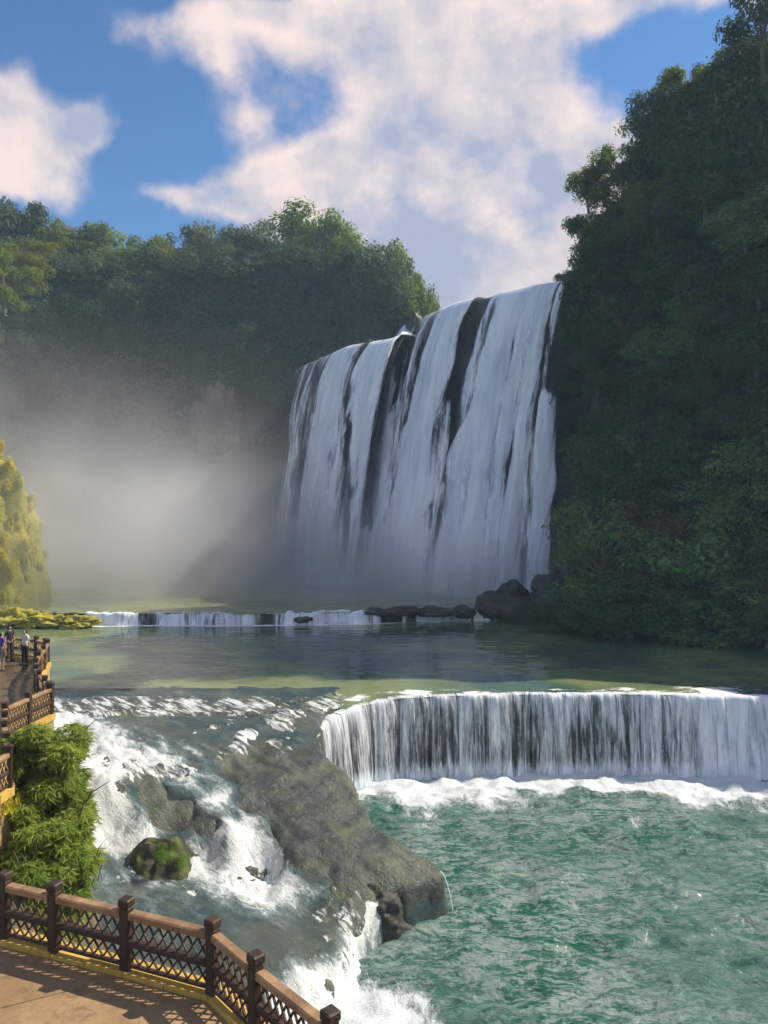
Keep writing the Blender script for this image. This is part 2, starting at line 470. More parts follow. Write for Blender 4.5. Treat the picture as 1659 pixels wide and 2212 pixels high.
# veil
S, Q = np.meshgrid(np.linspace(0.01, s_top(1236), 260), np.linspace(-0.06, 1, 90), indexing='ij')
Hh = Q*(lip(S)[..., 2]-Z_UP)
P = fall_pt(S, Hh, -0.25)
P = P+FN*((fbm(np.stack([S*LIP_LEN*0.3, Hh*0.04, S*0], -1), 1, 3)*0.5)*sstep(Hh, .5, 5))[..., None]
cov = 0.20+0.45*fbm(np.stack([S*LIP_LEN*0.3, Hh*0.018, S*0+3], -1), 1, 3)+0.50*sstep(-Hh, -7, 0.3)
for c, wd, am in ((s_top(690), .010, .25), (s_top(782), .018, .3), (s_top(893), .014, .55), (s_top(945), .010, .25), (s_top(1045), .020, .4), (s_top(1225), .02, .5)):
    cov -= am*np.exp(-((S-c-0.02*Q)/wd)**2)*sstep(Q, -.02, .05)
cov = cov*(0.75+0.25*sstep(Q, .5, 1))
fl = np.stack([S*LIP_LEN, Hh, S*0], -1)
to_parent(grid_obj('veil', P, MAT_VEIL, None, {'flow': fl, 'cover': np.clip(cov, 0, 1)}), wf)
# (top px, top width px, bottom px, bottom width px, cover, start quota, layer)
streams = [(664,16,606,34,.62,0,.3),(700,26,640,34,.5,0,.3),(738,70,664,76,.93,0,.6),(788,18,715,26,.5,.02,.3),(846,78,795,104,1.0,0,.9),
 (905,26,840,34,.55,.0,.4),(940,34,815,40,.62,.0,.5),(985,74,868,96,1.0,0,.9),(1022,24,925,46,.6,.28,.3),(1012,20,900,30,.55,.5,.4),
 (1082,30,955,40,.7,.0,.6),(1122,84,990,112,1.0,0,1.0),(1165,36,1050,50,.85,0,.7),(1192,40,1092,50,.92,0,.8),(1206,16,1120,24,.6,.1,.3),(1228,24,1162,60,.9,.30,.7),(1222,20,1140,30,.6,0,.3),(760,30,705,44,.6,.55,.9),(900,40,880,60,.55,.6,.8)]
rs = np.random.default_rng(77)
for k in range(30):
    f = rs.random(); tp = 662+f*565; q0 = 0.0 if rs.random() < .35 else .06+.6*rs.random()
    if q0 < .4 and (755 < tp < 802 or 882 < tp < 925 or 1002 < tp < 1062): q0 = .42+.3*rs.random()
    sh_px = np.interp(tp, [660, 745, 845, 985, 1130, 1190, 1225], [56, 76, 55, 118, 134, 104, 60])
    streams.append((tp, 6+14*rs.random(), tp-sh_px+rs.normal()*9, 16+34*rs.random(), .40+.28*rs.random(), q0, .2+.9*rs.random()))
for si, (tp, tw, bp, bw, cv0, q0, lay) in enumerate(streams):
    n1_, n2_ = (30, 90) if si < 19 else (10, 60)
    A, Q = np.meshgrid(np.linspace(-1, 1, n1_), np.linspace(q0 if q0 > 0 else -0.05, 1, n2_), indexing='ij')
    Qc = np.clip(Q, 0, 1)
    k = Qc**0.75
    c0 = s_top(tp)*(1-k)+s_bot(bp)*k
    hw = 0.5*((s_top(tp+tw/2)-s_top(tp-tw/2))*(1-k)+(s_bot(bp+bw/2)-s_bot(bp-bw/2))*k*1.2)*1.16
    wob = fbm(np.stack([Q*5+A*1.2, Q*0+si*9.1, Q*0], -1), 1, 4)*0.3
    S = np.clip(c0+hw*(A+wob*(.25+np.abs(A))*0.8), 0.0, 0.995)
    Hh = Q*(lip(S)[..., 2]-Z_UP)
    bulge = (1-A**2)*lay*(0.35+1.1*Qc)+0.12
    P = fall_pt(S, Hh, bulge*sstep(Q, -.03, .06)-0.1)
    P += FN*(fbm(np.stack([S*LIP_LEN*0.8, Hh*0.12, S*0+si], -1), 1, 3)*0.3*sstep(Q, 0, .2))[..., None]
    edge = 1-np.abs(A)**2.2
    cov = cv0*(0.22+0.85*edge**.9)*np.clip(edge*2.2, 0, 1)
    if q0 > 0: cov = cov*sstep(Q, q0, q0+0.12)
    fl = np.stack([S*LIP_LEN, Hh, S*0+si*2.7], -1)
    to_parent(grid_obj('stream', P, MAT_FALL, None, {'flow': fl, 'cover': np.clip(cov, 0, 1)}), wf)

# ------------------------------------------------------------------ cliffs
def cliff_sheet(base, rim, n, m, prof, amp, seed, back=70, rise=0.05, backdir=None):
    """base / rim: plan paths with z; rows: base -> rim -> plateau behind"""
    B = smooth_path(base, n); Rm = smooth_path(rim, n)
    T = np.linspace(0, 1, m)
    hz = prof(T)                                         # horizontal progress for height progress T
    P = np.zeros((n, m+8, 3))
    P[:, :m, :2] = B[:, None, :2]*(1-hz)[None, :, None]+Rm[:, None, :2]*hz[None, :, None]
    P[:, :m, 2] = B[:, None, 2]*(1-T)[None]+Rm[:, None, 2]*T[None]
    d = Rm[:, :2]-B[:, :2]; d /= np.maximum(np.linalg.norm(d, axis=1, keepdims=True), 1e-6)
    if backdir is not None: d = np.tile(np.array(backdir, float), (n, 1))
    for k in range(8):
        q = (k+1)/8
        P[:, m+k, :2] = Rm[:, :2]+d*back*q
        P[:, m+k, 2] = Rm[:, 2]+back*q*rise
    nr = grid_normals(P)
    dn = fbm(P, 0.07, 5, 0.55, seed)*amp
    wt = np.ones(m+8); wt[:3] = [0, .4, .8]
    P = P+nr*(dn*wt[None])[..., None]
    return P
# right cliff
rb = [(29.5,112,5),(26.3,100,5),(23.5,92,5),(21.8,85,4.8),(21.5,80,4.6),(26,75.5,4.5),(35,70,4.5),(40,62,4),(43,52,3),(44,42,-1),(46,30,-1),(50,16,-1)]
rr = [(35.5,122,52),(29,108,51),(30,100,54),(32.5,92.5,58),(35.5,84,60),(38.5,77,58),(43,70,50),(47,62,34),(50,54,26),(52,44,22),(54,34,20),(58,18,18)]
P_R = cliff_sheet(rb, rr, 170, 100, lambda T: np.where(T < .25, 0.62*(T/.25)**0.9, 0.62+0.38*((T-.25)/.75)**1.3), 3.4, 11)
tag(grid_obj('right_cliff', P_R, MAT_CLIFF), kind='structure')
# left (far) cliff
lb = [(-112,60,4),(-98,88,5),(-88,112,5.5),(-76,132,6),(-58,142,6),(-38,145,6),(-22,146,6),(-8,150,20),(2,147,30),(10,142,36),(18,142,40)]
lr = [(-118,62,44),(-104,92,52),(-92,118,60),(-78,141,64),(-60,150,64),(-40,153,65.5),(-20,154,67),(-8,153,65),(2,149,57),(9,144,49),(18,143,42)]
P_L = cliff_sheet(lb, lr, 190, 90, lambda T: T**1.2, 2.6, 23, rise=0.06, backdir=(-0.25, 0.97))
tag(grid_obj('far_cliff', P_L, MAT_CLIFF), kind='structure')

# bare rock scar on the far cliff and on the right cliff: real outcrops
def outcrop(name, c, rad, mat, seed, sub=4, amp=0.3, freq=1.2, flat=None, point=0.0):
    bm = bmesh.new(); bmesh.ops.create_icosphere(bm, subdivisions=sub, radius=1)
    V = np.array([v.co[:] for v in bm.verts]); F = np.array([[v.index for v in f.verts] for f in bm.faces]); bm.free()
    n = fbm(V, freq, 5, 0.55, seed)
    r = 1+amp*n
    # facet the rock a little
    V2 = V*r[:, None]
    cell = np.round(V2*2.2+0.3*fbm(V, 2, 2, seed=seed+3)[:, None])/2.2
    V2 = V2*0.72+cell*0.28
    V2[:, :2] *= (1-point*np.clip(V2[:, 2:], -.5, 1))
    V2 = V2*np.array(rad)
    if flat is not None: V2[:, 2] = np.maximum(V2[:, 2], flat)
    return link(name, mesh_data(name, V2, F), mat, None, c)
o = outcrop('bare_rock_face', at_d(468, 905, 147), (3.6, 2.2, 5.0), MAT_BARE, 5, 5, 0.6, 2.0)
tag(o, 'pinkish bare rock scar low on the far shaded cliff', 'rock')
o = outcrop('bare_rock_face', at_d(1345, 905, 98.5), (4.2, 2.6, 3.0), MAT_BARE, 8, 5, 0.3)
tag(o, 'brown bare rock patch on the dark right cliff', 'rock')

# mossy mass at the left edge
th, ph = np.meshgrid(np.linspace(0, 2*np.pi, 120), np.linspace(0, np.pi/2*0.999, 70), indexing='ij')
nrm = np.stack([np.cos(th)*np.cos(ph)**0.5, np.sin(th)*np.cos(ph)**0.5, np.sin(ph)], -1)
P_M = nrm*np.array([14.5, 9, 25])*(1+0.13*fbm(nrm, 2.2, 5, 0.55, 9)+0.05*fbm(nrm*np.array([9, 9, 1.5]), 1, 3))[..., None]+np.array([-58.6, 96, 4.5])
mo = empty('mossy_cliff', (-57, 96, 5)); tag(mo, 'sunlit yellow moss covered cliff at the left edge beside the mist', 'cliff')
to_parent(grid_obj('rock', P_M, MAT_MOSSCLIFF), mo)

# ------------------------------------------------------------------ foliage building
def leaf_quads(C, size, aspect=0.5, droop=0.0, outward=None, bias=0.0, rg=rng):
    """pointed leaves; with 'outward' they turn their faces out and up, as leaves do"""
    n = len(C)
    if outward is None: nr_ = rg.normal(size=(n, 3))
    else: nr_ = outward*0.9+np.array([0, 0, 0.55])+rg.normal(size=(n, 3))*0.42
    nr_ /= np.linalg.norm(nr_, axis=1, keepdims=True)
    a = rg.normal(size=(n, 3)); a[:, 2] -= droop
    a -= nr_*(a*nr_).sum(1, keepdims=True); a /= np.linalg.norm(a, axis=1, keepdims=True)
    b = np.cross(nr_, a)
    L = (size*(0.6+0.8*rg.random(n)))[:, None]; W = L*aspect
    V = np.stack([C-a*L*0.5, C+b*W*0.5-a*L*0.05, C+a*L*0.5, C-b*W*0.5-a*L*0.05], 1).reshape(-1, 3)
    F = np.arange(4*n).reshape(n, 4)
    return V, F
def clump_points(n, rg, lobes=7, up=0.35, flat=0.8):
    """points in the shells of several overlapping lobes inside a unit dome"""
    lc = rg.normal(size=(lobes, 3)); lc /= np.linalg.norm(lc, axis=1, keepdims=True); lc *= (rg.random((lobes, 1))**0.5)*0.62
    lc[:, 2] = np.abs(lc[:, 2])*flat+0.05
    lr_ = 0.30+0.26*rg.random(lobes)
    w_ = lr_**2; k = rg.choice(lobes, n, p=w_/w_.sum())
    d = rg.normal(size=(n, 3)); d[:, 2] += up; d /= np.linalg.norm(d, axis=1, keepdims=True)
    r = lr_[k]*(0.55+0.5*rg.random(n)**0.6)
    P = lc[k]+d*r[:, None]
    tl = rg.random(lobes)
    tint = np.clip(0.6*tl[k]+0.4*rg.random(n), 0, 1)
    return P, d, tint
def shrub_templates(k, n, leaf, seed, droop=0.2, aspect=0.55, lobes=7):
    out_ = []
    for i in range(k):
        rg = np.random.default_rng(seed+i)
        P, d, tint = clump_points(n, rg, lobes)
        V, F = leaf_quads(P, np.full(n, leaf), aspect, droop, d, 0.5, rg)
        out_.append((V, F, np.repeat(tint, 4)))
    return out_
def scatter(name, temps, pts, scl, mat, rots=None, kindtag='stuff', tone=None, seed=1, stretch=None, classes=None):
    rg = np.random.default_rng(seed)
    Vs, Fs, Ts = [], [], []; off = 0
    for i in range(len(pts)):
        tset = temps if classes is None else temps[classes[i]]
        V, F, tn = tset[rg.integers(len(tset))]
        a = rg.random()*2*np.pi; c, s = np.cos(a), np.sin(a)
        st = (1, 1, 1) if stretch is None else stretch[i]
        W = V*np.array(st)
        W = np.stack([W[:, 0]*c-W[:, 1]*s, W[:, 0]*s+W[:, 1]*c, W[:, 2]], 1)*scl[i]+pts[i]
        Vs.append(W); Fs.append(F+off); off += len(V)
        Ts.append(np.clip(tn+(0 if tone is None else tone[i]), 0, 1))
    return mesh_data(name, np.concatenate(Vs), np.concatenate(Fs), {'tint': np.concatenate(Ts)}, smooth=False)
def sample_sheet(P, n, rg, i0, i1, j0, j1):
    """n random points on part of a grid, weighted by cell area"""
    Q = P[i0:i1, j0:j1]
    a = np.linalg.norm(np.cross(Q[1:, :-1]-Q[:-1, :-1], Q[:-1, 1:]-Q[:-1, :-1]), axis=-1).ravel()
    k = rg.choice(len(a), n, p=a/a.sum())
    m_ = Q.shape[1]-1; i, j = k//m_, k % m_
    u, v = rg.random((n, 1)), rg.random((n, 1))
    pt = Q[i, j]*(1-u)*(1-v)+Q[i+1, j]*u*(1-v)+Q[i, j+1]*(1-u)*v+Q[i+1, j+1]*u*v
    nr = grid_normals(Q)[i, j]
    return pt, nr
def visible_px(pt, pad=60):
    px = 829.5+pt[:, 0]/pt[:, 1]*F_PX; py = 1106-(pt[:, 2]-CAM_Z)/pt[:, 1]*F_PX
    return (px > -pad*2) & (px < 1659+pad*3) & (py > -pad*2), px, py

SHC = [shrub_templates(4, 240, 0.30, 100, 0.5, lobes=4)+shrub_templates(3, 240, 0.28, 130, 1.5, .4, lobes=4),
       shrub_templates(4, 620, 0.165, 150, 0.5, lobes=6)+shrub_templates(3, 620, 0.16, 180, 1.5, .4, lobes=5),
       shrub_templates(5, 1500, 0.10, 200, 0.6, lobes=9)]
rg = np.random.default_rng(31)
# right cliff
pt, nr = sample_sheet(P_R, 1650, rg, 0, 170, 3, 102)
side = np.sign((nr*np.array([-0.6, -0.8, 0])).sum(1, keepdims=True)); nr = nr*np.where(side == 0, 1, side)
nr = np.where(np.abs(nr[:, 2:]) > .6, nr*np.sign(nr[:, 2:]), nr)
ok, px_, py_ = visible_px(pt)
hole = fbm(pt, 0.11, 3, 0.5, 40) > -0.95
hole &= ~((np.abs(px_-1335) < 55) & (np.abs(py_-895) < 45))
hole &= ~((py_ > 1040) & (px_ < 1640) & (rg.random(len(pt)) < .55))
pt = pt[ok & hole]; nr = nr[ok & hole]
cls = rg.choice(3, len(pt), p=[.47, .40, .13]); sc = np.array([1.0, 1.8, 3.0])[cls]*(.75+.5*rg.random(len(pt)))
pos_ = pt+nr*(0.15*sc)[:, None]-np.array([0, 0, 0.35])*(sc*(1-np.clip(nr[:, 2], 0, 1)))[:, None]
st = [(1, 1, 1+1.0*q) for q in rg.random(len(pt))]
ex = np.array([at_d(1240-26*sstep(np.array(py), 620, 900)+14*rg.normal(), py, 100.0-1.5*rg.random()) for py in np.linspace(590, 985, 34)])
pos_ = np.vstack([pos_, ex]); pt = np.vstack([pt, ex]); cls = np.r_[cls, rg.choice(2, len(ex))]; sc = np.r_[sc, np.array([.8, 1.2])[cls[-len(ex):]]]; st += [(1, 1, 1.5)]*len(ex)
tone = 0.25*fbm(pt, 0.09, 3, 0.5, 77)-0.12+0.5*(rg.random(len(pt))-.5)
me = scatter('cliff_vegetation', SHC, pos_, sc*1.25, None, tone=tone, seed=5, stretch=st, classes=cls)
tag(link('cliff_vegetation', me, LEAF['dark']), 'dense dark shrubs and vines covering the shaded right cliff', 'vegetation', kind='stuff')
# far cliff
pt, nr = sample_sheet(P_L, 820, rg, 0, 190, 4, 94)
side = np.sign((nr*np.array([0.1, -1, 0])).sum(1, keepdims=True)); nr = nr*np.where(side == 0, 1, side)
nr = np.where(np.abs(nr[:, 2:]) > .6, nr*np.sign(nr[:, 2:]), nr)
ok, px_, py_ = visible_px(pt)
hole = fbm(pt, 0.07, 3, 0.5, 50) > -0.95
hole &= ~((np.abs(px_-465) < 45) & (np.abs(py_-895) < 70) & (rg.random(len(pt)) < .8))
pt = pt[ok & hole]; nr = nr[ok & hole]
cls = rg.choice(3, len(pt), p=[.40, .46, .14]); sc = np.array([1.5, 2.5, 4.2])[cls]*(.75+.5*rg.random(len(pt)))
pos_ = pt+nr*(0.1*sc)[:, None]-np.array([0, 0, 0.35])*(sc*(1-np.clip(nr[:, 2], 0, 1)))[:, None]
st = [(1, 1, 1+0.8*q) for q in rg.random(len(pt))]
tone = 0.25*fbm(pt, 0.07, 3, 0.5, 78)-.08+0.5*(rg.random(len(pt))-.5)
me = scatter('far_cliff_vegetation', SHC, pos_, sc*1.2, None, tone=tone, seed=6, stretch=st, classes=cls)
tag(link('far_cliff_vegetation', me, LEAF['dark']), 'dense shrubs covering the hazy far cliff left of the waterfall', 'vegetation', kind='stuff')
# ivy: a thin layer of single leaves over all of both rock walls
def ivy(P, n, i1, j1, side_v, size, parent_name, seed):
    rg = np.random.default_rng(seed)
    pt, nr = sample_sheet(P, n, rg, 0, i1, 2, j1)
    sd = np.sign((nr*side_v).sum(1, keepdims=True)); nr = nr*np.where(sd == 0, 1, sd)
    ok, px_, py_ = visible_px(pt); keep = ok & (fbm(pt, 0.16, 3, .5, seed) > -.75)
    pt, nr = pt[keep], nr[keep]
    V, F = leaf_quads(pt+nr*(.1+.5*rg.random((len(pt), 1))), np.full(len(pt), size), .6, 1.0, nr, 0, rg)
    return mesh_data(parent_name, V, F, {'tint': np.repeat(np.clip(.3+.3*fbm(pt, .15, 3, .5, seed+1)+.35*rg.random(len(pt)), 0, 1), 4)}, False)
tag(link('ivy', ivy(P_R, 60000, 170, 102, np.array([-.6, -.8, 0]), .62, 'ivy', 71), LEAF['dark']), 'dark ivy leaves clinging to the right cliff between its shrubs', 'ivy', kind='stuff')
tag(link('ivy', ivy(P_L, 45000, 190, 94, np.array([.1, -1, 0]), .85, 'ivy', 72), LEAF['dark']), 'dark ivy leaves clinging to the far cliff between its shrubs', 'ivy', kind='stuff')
# moss curtains on the mossy cliff
MOSS_T = shrub_templates(5, 330, 0.24, 300, 1.6, 0.38, lobes=4)
pt, nr = sample_sheet(P_M, 640, rg, 0, 120, 0, 66)
pt = pt[(pt[:, 1] < 101) & (pt[:, 0] > -64)]
pos_ = pt-np.array([0, 0, 0.4])
me = scatter('moss', MOSS_T, pos_, 0.7+0.8*rg.random(len(pos_))**2, None, seed=7, stretch=[(0.8, 0.8, 1.5)]*len(pos_), tone=0.35*fbm(pos_, 0.25, 3, .5, 5)+.5*(rg.random(len(pos_))-.5))
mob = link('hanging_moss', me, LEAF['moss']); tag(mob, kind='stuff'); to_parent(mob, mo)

# ---- trees
def tube(path, rad, k=7):
    path = np.asarray(path, float); n = len(path)
    tg = np.gradient(path, axis=0); tg /= np.linalg.norm(tg, axis=1, keepdims=True)
    ref = np.array([1.0, 0.2, 0.1]); V = []
    for i in range(n):
        a = np.cross(tg[i], ref); a /= np.linalg.norm(a); b = np.cross(tg[i], a)
        th_ = np.linspace(0, 2*np.pi, k, endpoint=False)
        V.append(path[i]+rad[i]*(np.cos(th_)[:, None]*a+np.sin(th_)[:, None]*b))
    V = np.concatenate(V); F = []
    for i in range(n-1):
        for j in range(k):
            F.append((i*k+j, i*k+(j+1) % k, (i+1)*k+(j+1) % k, (i+1)*k+j))
    return V, np.array(F)
def merge(parts):
    Vs, Fs, off = [], [], 0
    for V, F in parts:
        Vs.append(V); Fs.append(F+off); off += len(V)
    return np.concatenate(Vs), np.concatenate(Fs)
def tree_template(seed, leaves=3600, leaf=0.075, lobes=16, spread=1.0, droop=0.3, low=0.34):
    """unit tree: height 1, crown about 0.8 wide; returns trunk mesh and crown mesh"""
    rg = np.random.default_rng(seed)
    lean = rg.normal(size=2)*0.06
    tr = np.array([[0, 0, -0.08], [lean[0]*.3, lean[1]*.3, 0.2], [lean[0]*.8, lean[1]*.8, 0.45], [lean[0]*1.2, lean[1]*1.2, 0.72]])
    parts = [tube(tr, [0.034, 0.028, 0.02, 0.008])]
    C, Rr = [], []
    for i in range(lobes):
        a = rg.random()*2*np.pi; z = low+(0.90-low)*rg.random()
        rmax = 0.40*spread*np.sqrt(max(0.05, 1-((z-(low+.9)/2)/(.5*(1.08-low)))**2))
        r = rmax*(0.25+0.75*rg.random()**0.5)
        c = np.array([np.cos(a)*r+lean[0], np.sin(a)*r+lean[1], z])
        C.append(c); Rr.append(0.095+0.10*rg.random())
        z0 = 0.2+0.45*rg.random()*z
        s0 = np.array([lean[0]*z0*1.7, lean[1]*z0*1.7, z0])
        mid = s0*0.45+c*0.55+np.array([0, 0, -0.03])
        parts.append(tube([s0, mid, c], [0.012, 0.008, 0.003], 5))
    C = np.array(C); Rr = np.array(Rr)
    k = rg.choice(lobes, leaves, p=Rr**2/(Rr**2).sum())
    d = rg.normal(size=(leaves, 3)); d[:, 2] += 0.3; d /= np.linalg.norm(d, axis=1, keepdims=True)
    rr_ = Rr[k]*(0.35+0.8*rg.random(leaves)**0.7)
    Pp = C[k]+d*rr_[:, None]*np.array([1.15, 1.15, 0.8])
    V, F = leaf_quads(Pp, np.full(leaves, leaf*0.62), 0.6, droop, d, 0.5, rg)
    tl = rg.random(lobes)
    tint = np.clip(0.6*tl[k]+0.4*rg.random(leaves), 0, 1)
    tv, tf = merge(parts)
    return mesh_data('trunk', tv, tf), mesh_data('crown', V, F, {'tint': np.repeat(tint, 4)}, smooth=False)
TREES = [tree_template(500+i, leaves=3800, lobes=14+2*(i % 4), spread=0.9+0.12*(i % 3)) for i in range(7)]
BUSHT = [tree_template(600+i, leaves=5200, leaf=0.065, lobes=26, spread=1.1, droop=0.6, low=.10) for i in range(4)]
def tree(name, base, height, width, tone, temp, rz, label, group=None, cat='tree'):
    trunk, crown = temp
    r = empty(name, tuple(base), rz)
    r.scale = (width/0.85, width/0.85, height)
    a = link('trunk', trunk, MAT_BARK, r); b = link('crown', crown, LEAF['mid'], r)
    b.material_slots[0].link = 'OBJECT'; b.material_slots[0].material = LEAF[tone]
    tag(r, label, cat, group)
    return r
ORD = ['first', 'second', 'third', 'fourth', 'fifth', 'sixth', 'seventh', 'eighth', 'ninth', 'tenth', 'eleventh', 'twelfth', 'thirteenth', 'fourteenth', 'fifteenth',
       'sixteenth', 'seventeenth', 'eighteenth', 'nineteenth', 'twentieth', 'twenty-first', 'twenty-second', 'twenty-third', 'twenty-fourth', 'twenty-fifth', 'twenty-sixth', 'twenty-seventh', 'twenty-eighth']
TONEW = {'dark': 'dark green', 'mid': 'green', 'bright': 'bright green', 'yellow': 'yellow green', 'brown': 'brownish'}
rg = np.random.default_rng(91)
Rim_L = P_L[:, 92]; rim_px = 829.5+Rim_L[:, 0]/np.maximum(Rim_L[:, 1], 1)*F_PX
def rim_at(px, backoff=0.0):
    o_ = np.argsort(rim_px); k = lambda c: np.interp(px, rim_px[o_], Rim_L[o_, c])
    return np.array([k(0), k(1)+backoff, k(2)])
sky_l = [(-20,430,90,'dark'),(32,436,95,'dark'),(85,470,80,'mid'),(128,478,75,'mid'),(172,492,80,'dark'),(215,498,72,'mid'),(258,512,78,'yellow'),(300,508,84,'mid'),(345,516,70,'yellow'),(385,488,76,'dark'),
 (430,486,78,'mid'),(472,500,70,'mid'),(512,488,78,'dark'),(552,488,70,'mid'),(598,488,82,'mid'),(648,455,112,'mid'),(702,474,96,'bright'),(748,498,90,'mid'),(788,526,84,'mid'),(828,542,80,'mid'),(866,548,84,'bright'),(896,584,70,'mid'),(922,640,60,'mid')]
for i, (px, pyt, wp, tone) in enumerate(sky_l):
    b = rim_at(px, 1.0+1.5*rg.random()); d = b[1]
    top = CAM_Z+(1106-pyt)/F_PX*d
    h = max(top-b[2]+1.5, 5.0)/0.98
    tree('skyline_tree', (b[0], b[1], top-h*0.98), h, wp/F_PX*d*1.25, tone, TREES[i % 7], rg.random()*6.28,
         f'{TONEW[tone]} tree, {ORD[i]} from the left along the far cliff skyline', 'trees on the far cliff skyline')
low_l = [(10,545,100,'bright',128),(60,520,90,'mid',138),(150,528,90,'mid',0),(205,518,95,'yellow',0),(235,545,70,'yellow',0),(290,545,80,'mid',0),(340,540,80,'yellow',0),(400,545,90,'mid',0),(455,530,85,'yellow',0),(520,540,85,'mid',0),
 (580,545,85,'mid',0),(640,540,100,'mid',0),(700,545,100,'mid',0),(705,600,115,'bright',0),(760,575,95,'mid',0),(815,590,90,'mid',0),(850,610,95,'bright',0),(800,640,80,'mid',0),(880,650,80,'bright',0),(905,668,60,'mid',0),(842,690,70,'mid',0)]
for i, (px, pyt, wp, tone, dd) in enumerate(low_l):
    b = rim_at(px, -1.5); d = dd or b[1]
    wm = wp/F_PX*d; h = wm*(1.1+0.25*rg.random())
    q = at_d(px, pyt, d)
    tree('cliff_tree', (q[0], d, q[2]-h*0.98), h, wm*1.25, tone, BUSHT[i % 4], rg.random()*6.28,
         f'{TONEW[tone]} tree on the far cliff brow below the skyline, {ORD[i]} from the left', 'trees on the far cliff brow')
# right cliff skyline: (px, top py, width px, depth, tone)
sky_r = [(1222,588,36,104.5,'dark'),(1262,530,56,103,'dark'),(1262,450,60,102,'dark'),(1272,362,64,101,'mid'),(1305,338,70,99,'mid'),(1345,312,72,97,'bright'),(1385,255,80,95,'mid'),(1412,205,84,93,'dark'),(1460,165,84,91,'mid'),
 (1505,148,80,89,'dark'),(1545,140,80,87,'mid'),(1585,106,90,85,'bright'),(1632,95,96,83,'mid'),(1648,-40,104,74,'dark'),(1680,70,110,78,'mid')]
for i, (px, pyt, wp, d, tone) in enumerate(sky_r):
    q = at_d(px, pyt, d); wm = wp/F_PX*d; h = wm*1.45
    if i == 13: h = 9.5
    tree('skyline_tree', (q[0], d, q[2]-h*.98), h, wm*1.3, tone, TREES[(i*3+1) % 7], rg.random()*6.28,
         ('tall dark tree leaning into the top right corner above the right cliff' if i == 13 else f'{TONEW[tone]} tree, {ORD[i-(i > 13)]} up the skyline of the right cliff from the waterfall'), 'trees on the right cliff skyline')
mid_r = [(1420,275,90,93,'bright'),(1475,215,90,90,'bright'),(1330,395,80,98,'mid'),(1300,470,80,100,'mid'),(1390,340,90,95,'mid'),(1520,205,100,88,'mid'),(1590,190,100,84,'mid'),(1480,300,100,90,'mid'),(1570,300,110,85,'dark'),(1640,210,110,82,'bright')]
for i, (px, pyt, wp, d, tone) in enumerate(mid_r):
    q = at_d(px, pyt, d); wm = wp/F_PX*d; h = wm*1.0
    tree('cliff_tree', (q[0]+0.5, d, q[2]-h*.98), h, wm*1.3, tone, BUSHT[(i*3+1) % 4], rg.random()*6.28,
         f'{TONEW[tone]} tree on the upper right cliff below its skyline, {ORD[int(np.argsort(np.argsort([a[1]*2000+a[0] for a in mid_r]))[i])]} from the top', 'trees on the upper right cliff')
face_r = [(1330,545,110),(1420,450,120),(1525,400,130),(1610,470,130),(1465,600,130),(1345,700,110),(1565,640,140),(1635,740,130),(1425,770,120),(1535,830,130),(1290,800,90),(1610,880,120),(1300,620,90),(1500,700,110),(1640,600,110)]
_pr = P_R[:, 4:100].reshape(-1, 3); _ppx = 829.5+_pr[:, 0]/_pr[:, 1]*F_PX; _ppy = 1106-(_pr[:, 2]-CAM_Z)/_pr[:, 1]*F_PX
for i, (px, py, wp) in enumerate(face_r):
    near_ = np.hypot(_ppx-px, _ppy-py) < 40
    d = (_pr[near_, 1].min() if near_.any() else 92)-1.6
    q = at_d(px, py-wp*.5, d); wm = wp/F_PX*d; h = wm*1.05
    tone = ('dark', 'mid', 'dark', 'bank', 'dark')[i % 5]
    tree('cliff_tree', (q[0], d, q[2]-h*.98), h, wm*1.15, tone, BUSHT[(i*3+2) % 4], rg.random()*6.28,
         f'{TONEW.get(tone, "green")} leafy tree jutting from the shaded right cliff face, {ORD[int(np.argsort(np.argsort([a[1]*2000+a[0] for a in face_r]))[i])]} from the top', 'trees jutting from the right cliff face')
# bank trees on the lower right: (px centre, py top, py bottom, width px, depth, tone, label)
bank_r = [
 (1300,1066,1345,150,83,'bank','bright green feathery tree at the water beside the right foot of the waterfall'),
 (1392,1085,1330,130,82,'brown','brownish dry shrub behind the feathery green tree on the right bank'),
 (1470,1128,1350,190,80,'bank','broad green tree in the middle of the right bank'),
 (1530,1238,1400,190,76,'bank','bright green rounded bush low on the right bank near the waterline'),
 (1305,938,1120,120,88,'dark','dark shrub draped with hanging vines on the ledge right of the waterfall'),
 (1425,886,1120,120,88,'dark','pale tipped pointed tree standing up from the right cliff ledge'),
 (1478,960,1150,110,87,'dark','dark spreading tree next to the pointed tree on the right cliff ledge'),
 (1615,945,1180,160,80,'bank','green spreading tree at the right edge above the bank'),
 (1560,1090,1290,140,80,'bank','green tree between the broad bank tree and the right edge'),
 (1640,1150,1400,150,76,'dark','dark tree at the right edge above the waterline bush'),
 (1655,1290,1400,90,74,'bank','small green bush at the right edge of the waterline'),
 (1360,1230,1372,150,79,'dark','dark bush below the brownish shrub on the right bank'),
 (1260,1270,1362,110,80.5,'dark','low dark bush behind the shore boulders at the waterfall foot'),
 (1170,1300,1345,80,83,'dark','small dark bush creeping over the shore boulders'),
 (1430,1290,1380,130,77.5,'dark','low dark shrub on the waterline left of the bright rounded bush'),
 (1590,1330,1392,120,74.5,'dark','low dark shrub on the waterline right of the bright rounded bush'),
 (1480,1320,1388,100,76,'dark','low shrub on the waterline under the bright rounded bush'),
 (1310,1310,1370,110,79,'dark','low dark shrub on the waterline under the feathery tree'),
 (1390,1010,1150,140,86,'dark','dark shrub on the slope below the pointed tree'),
 (1520,1030,1180,140,84,'bank','green shrub on the slope above the broad bank tree')]
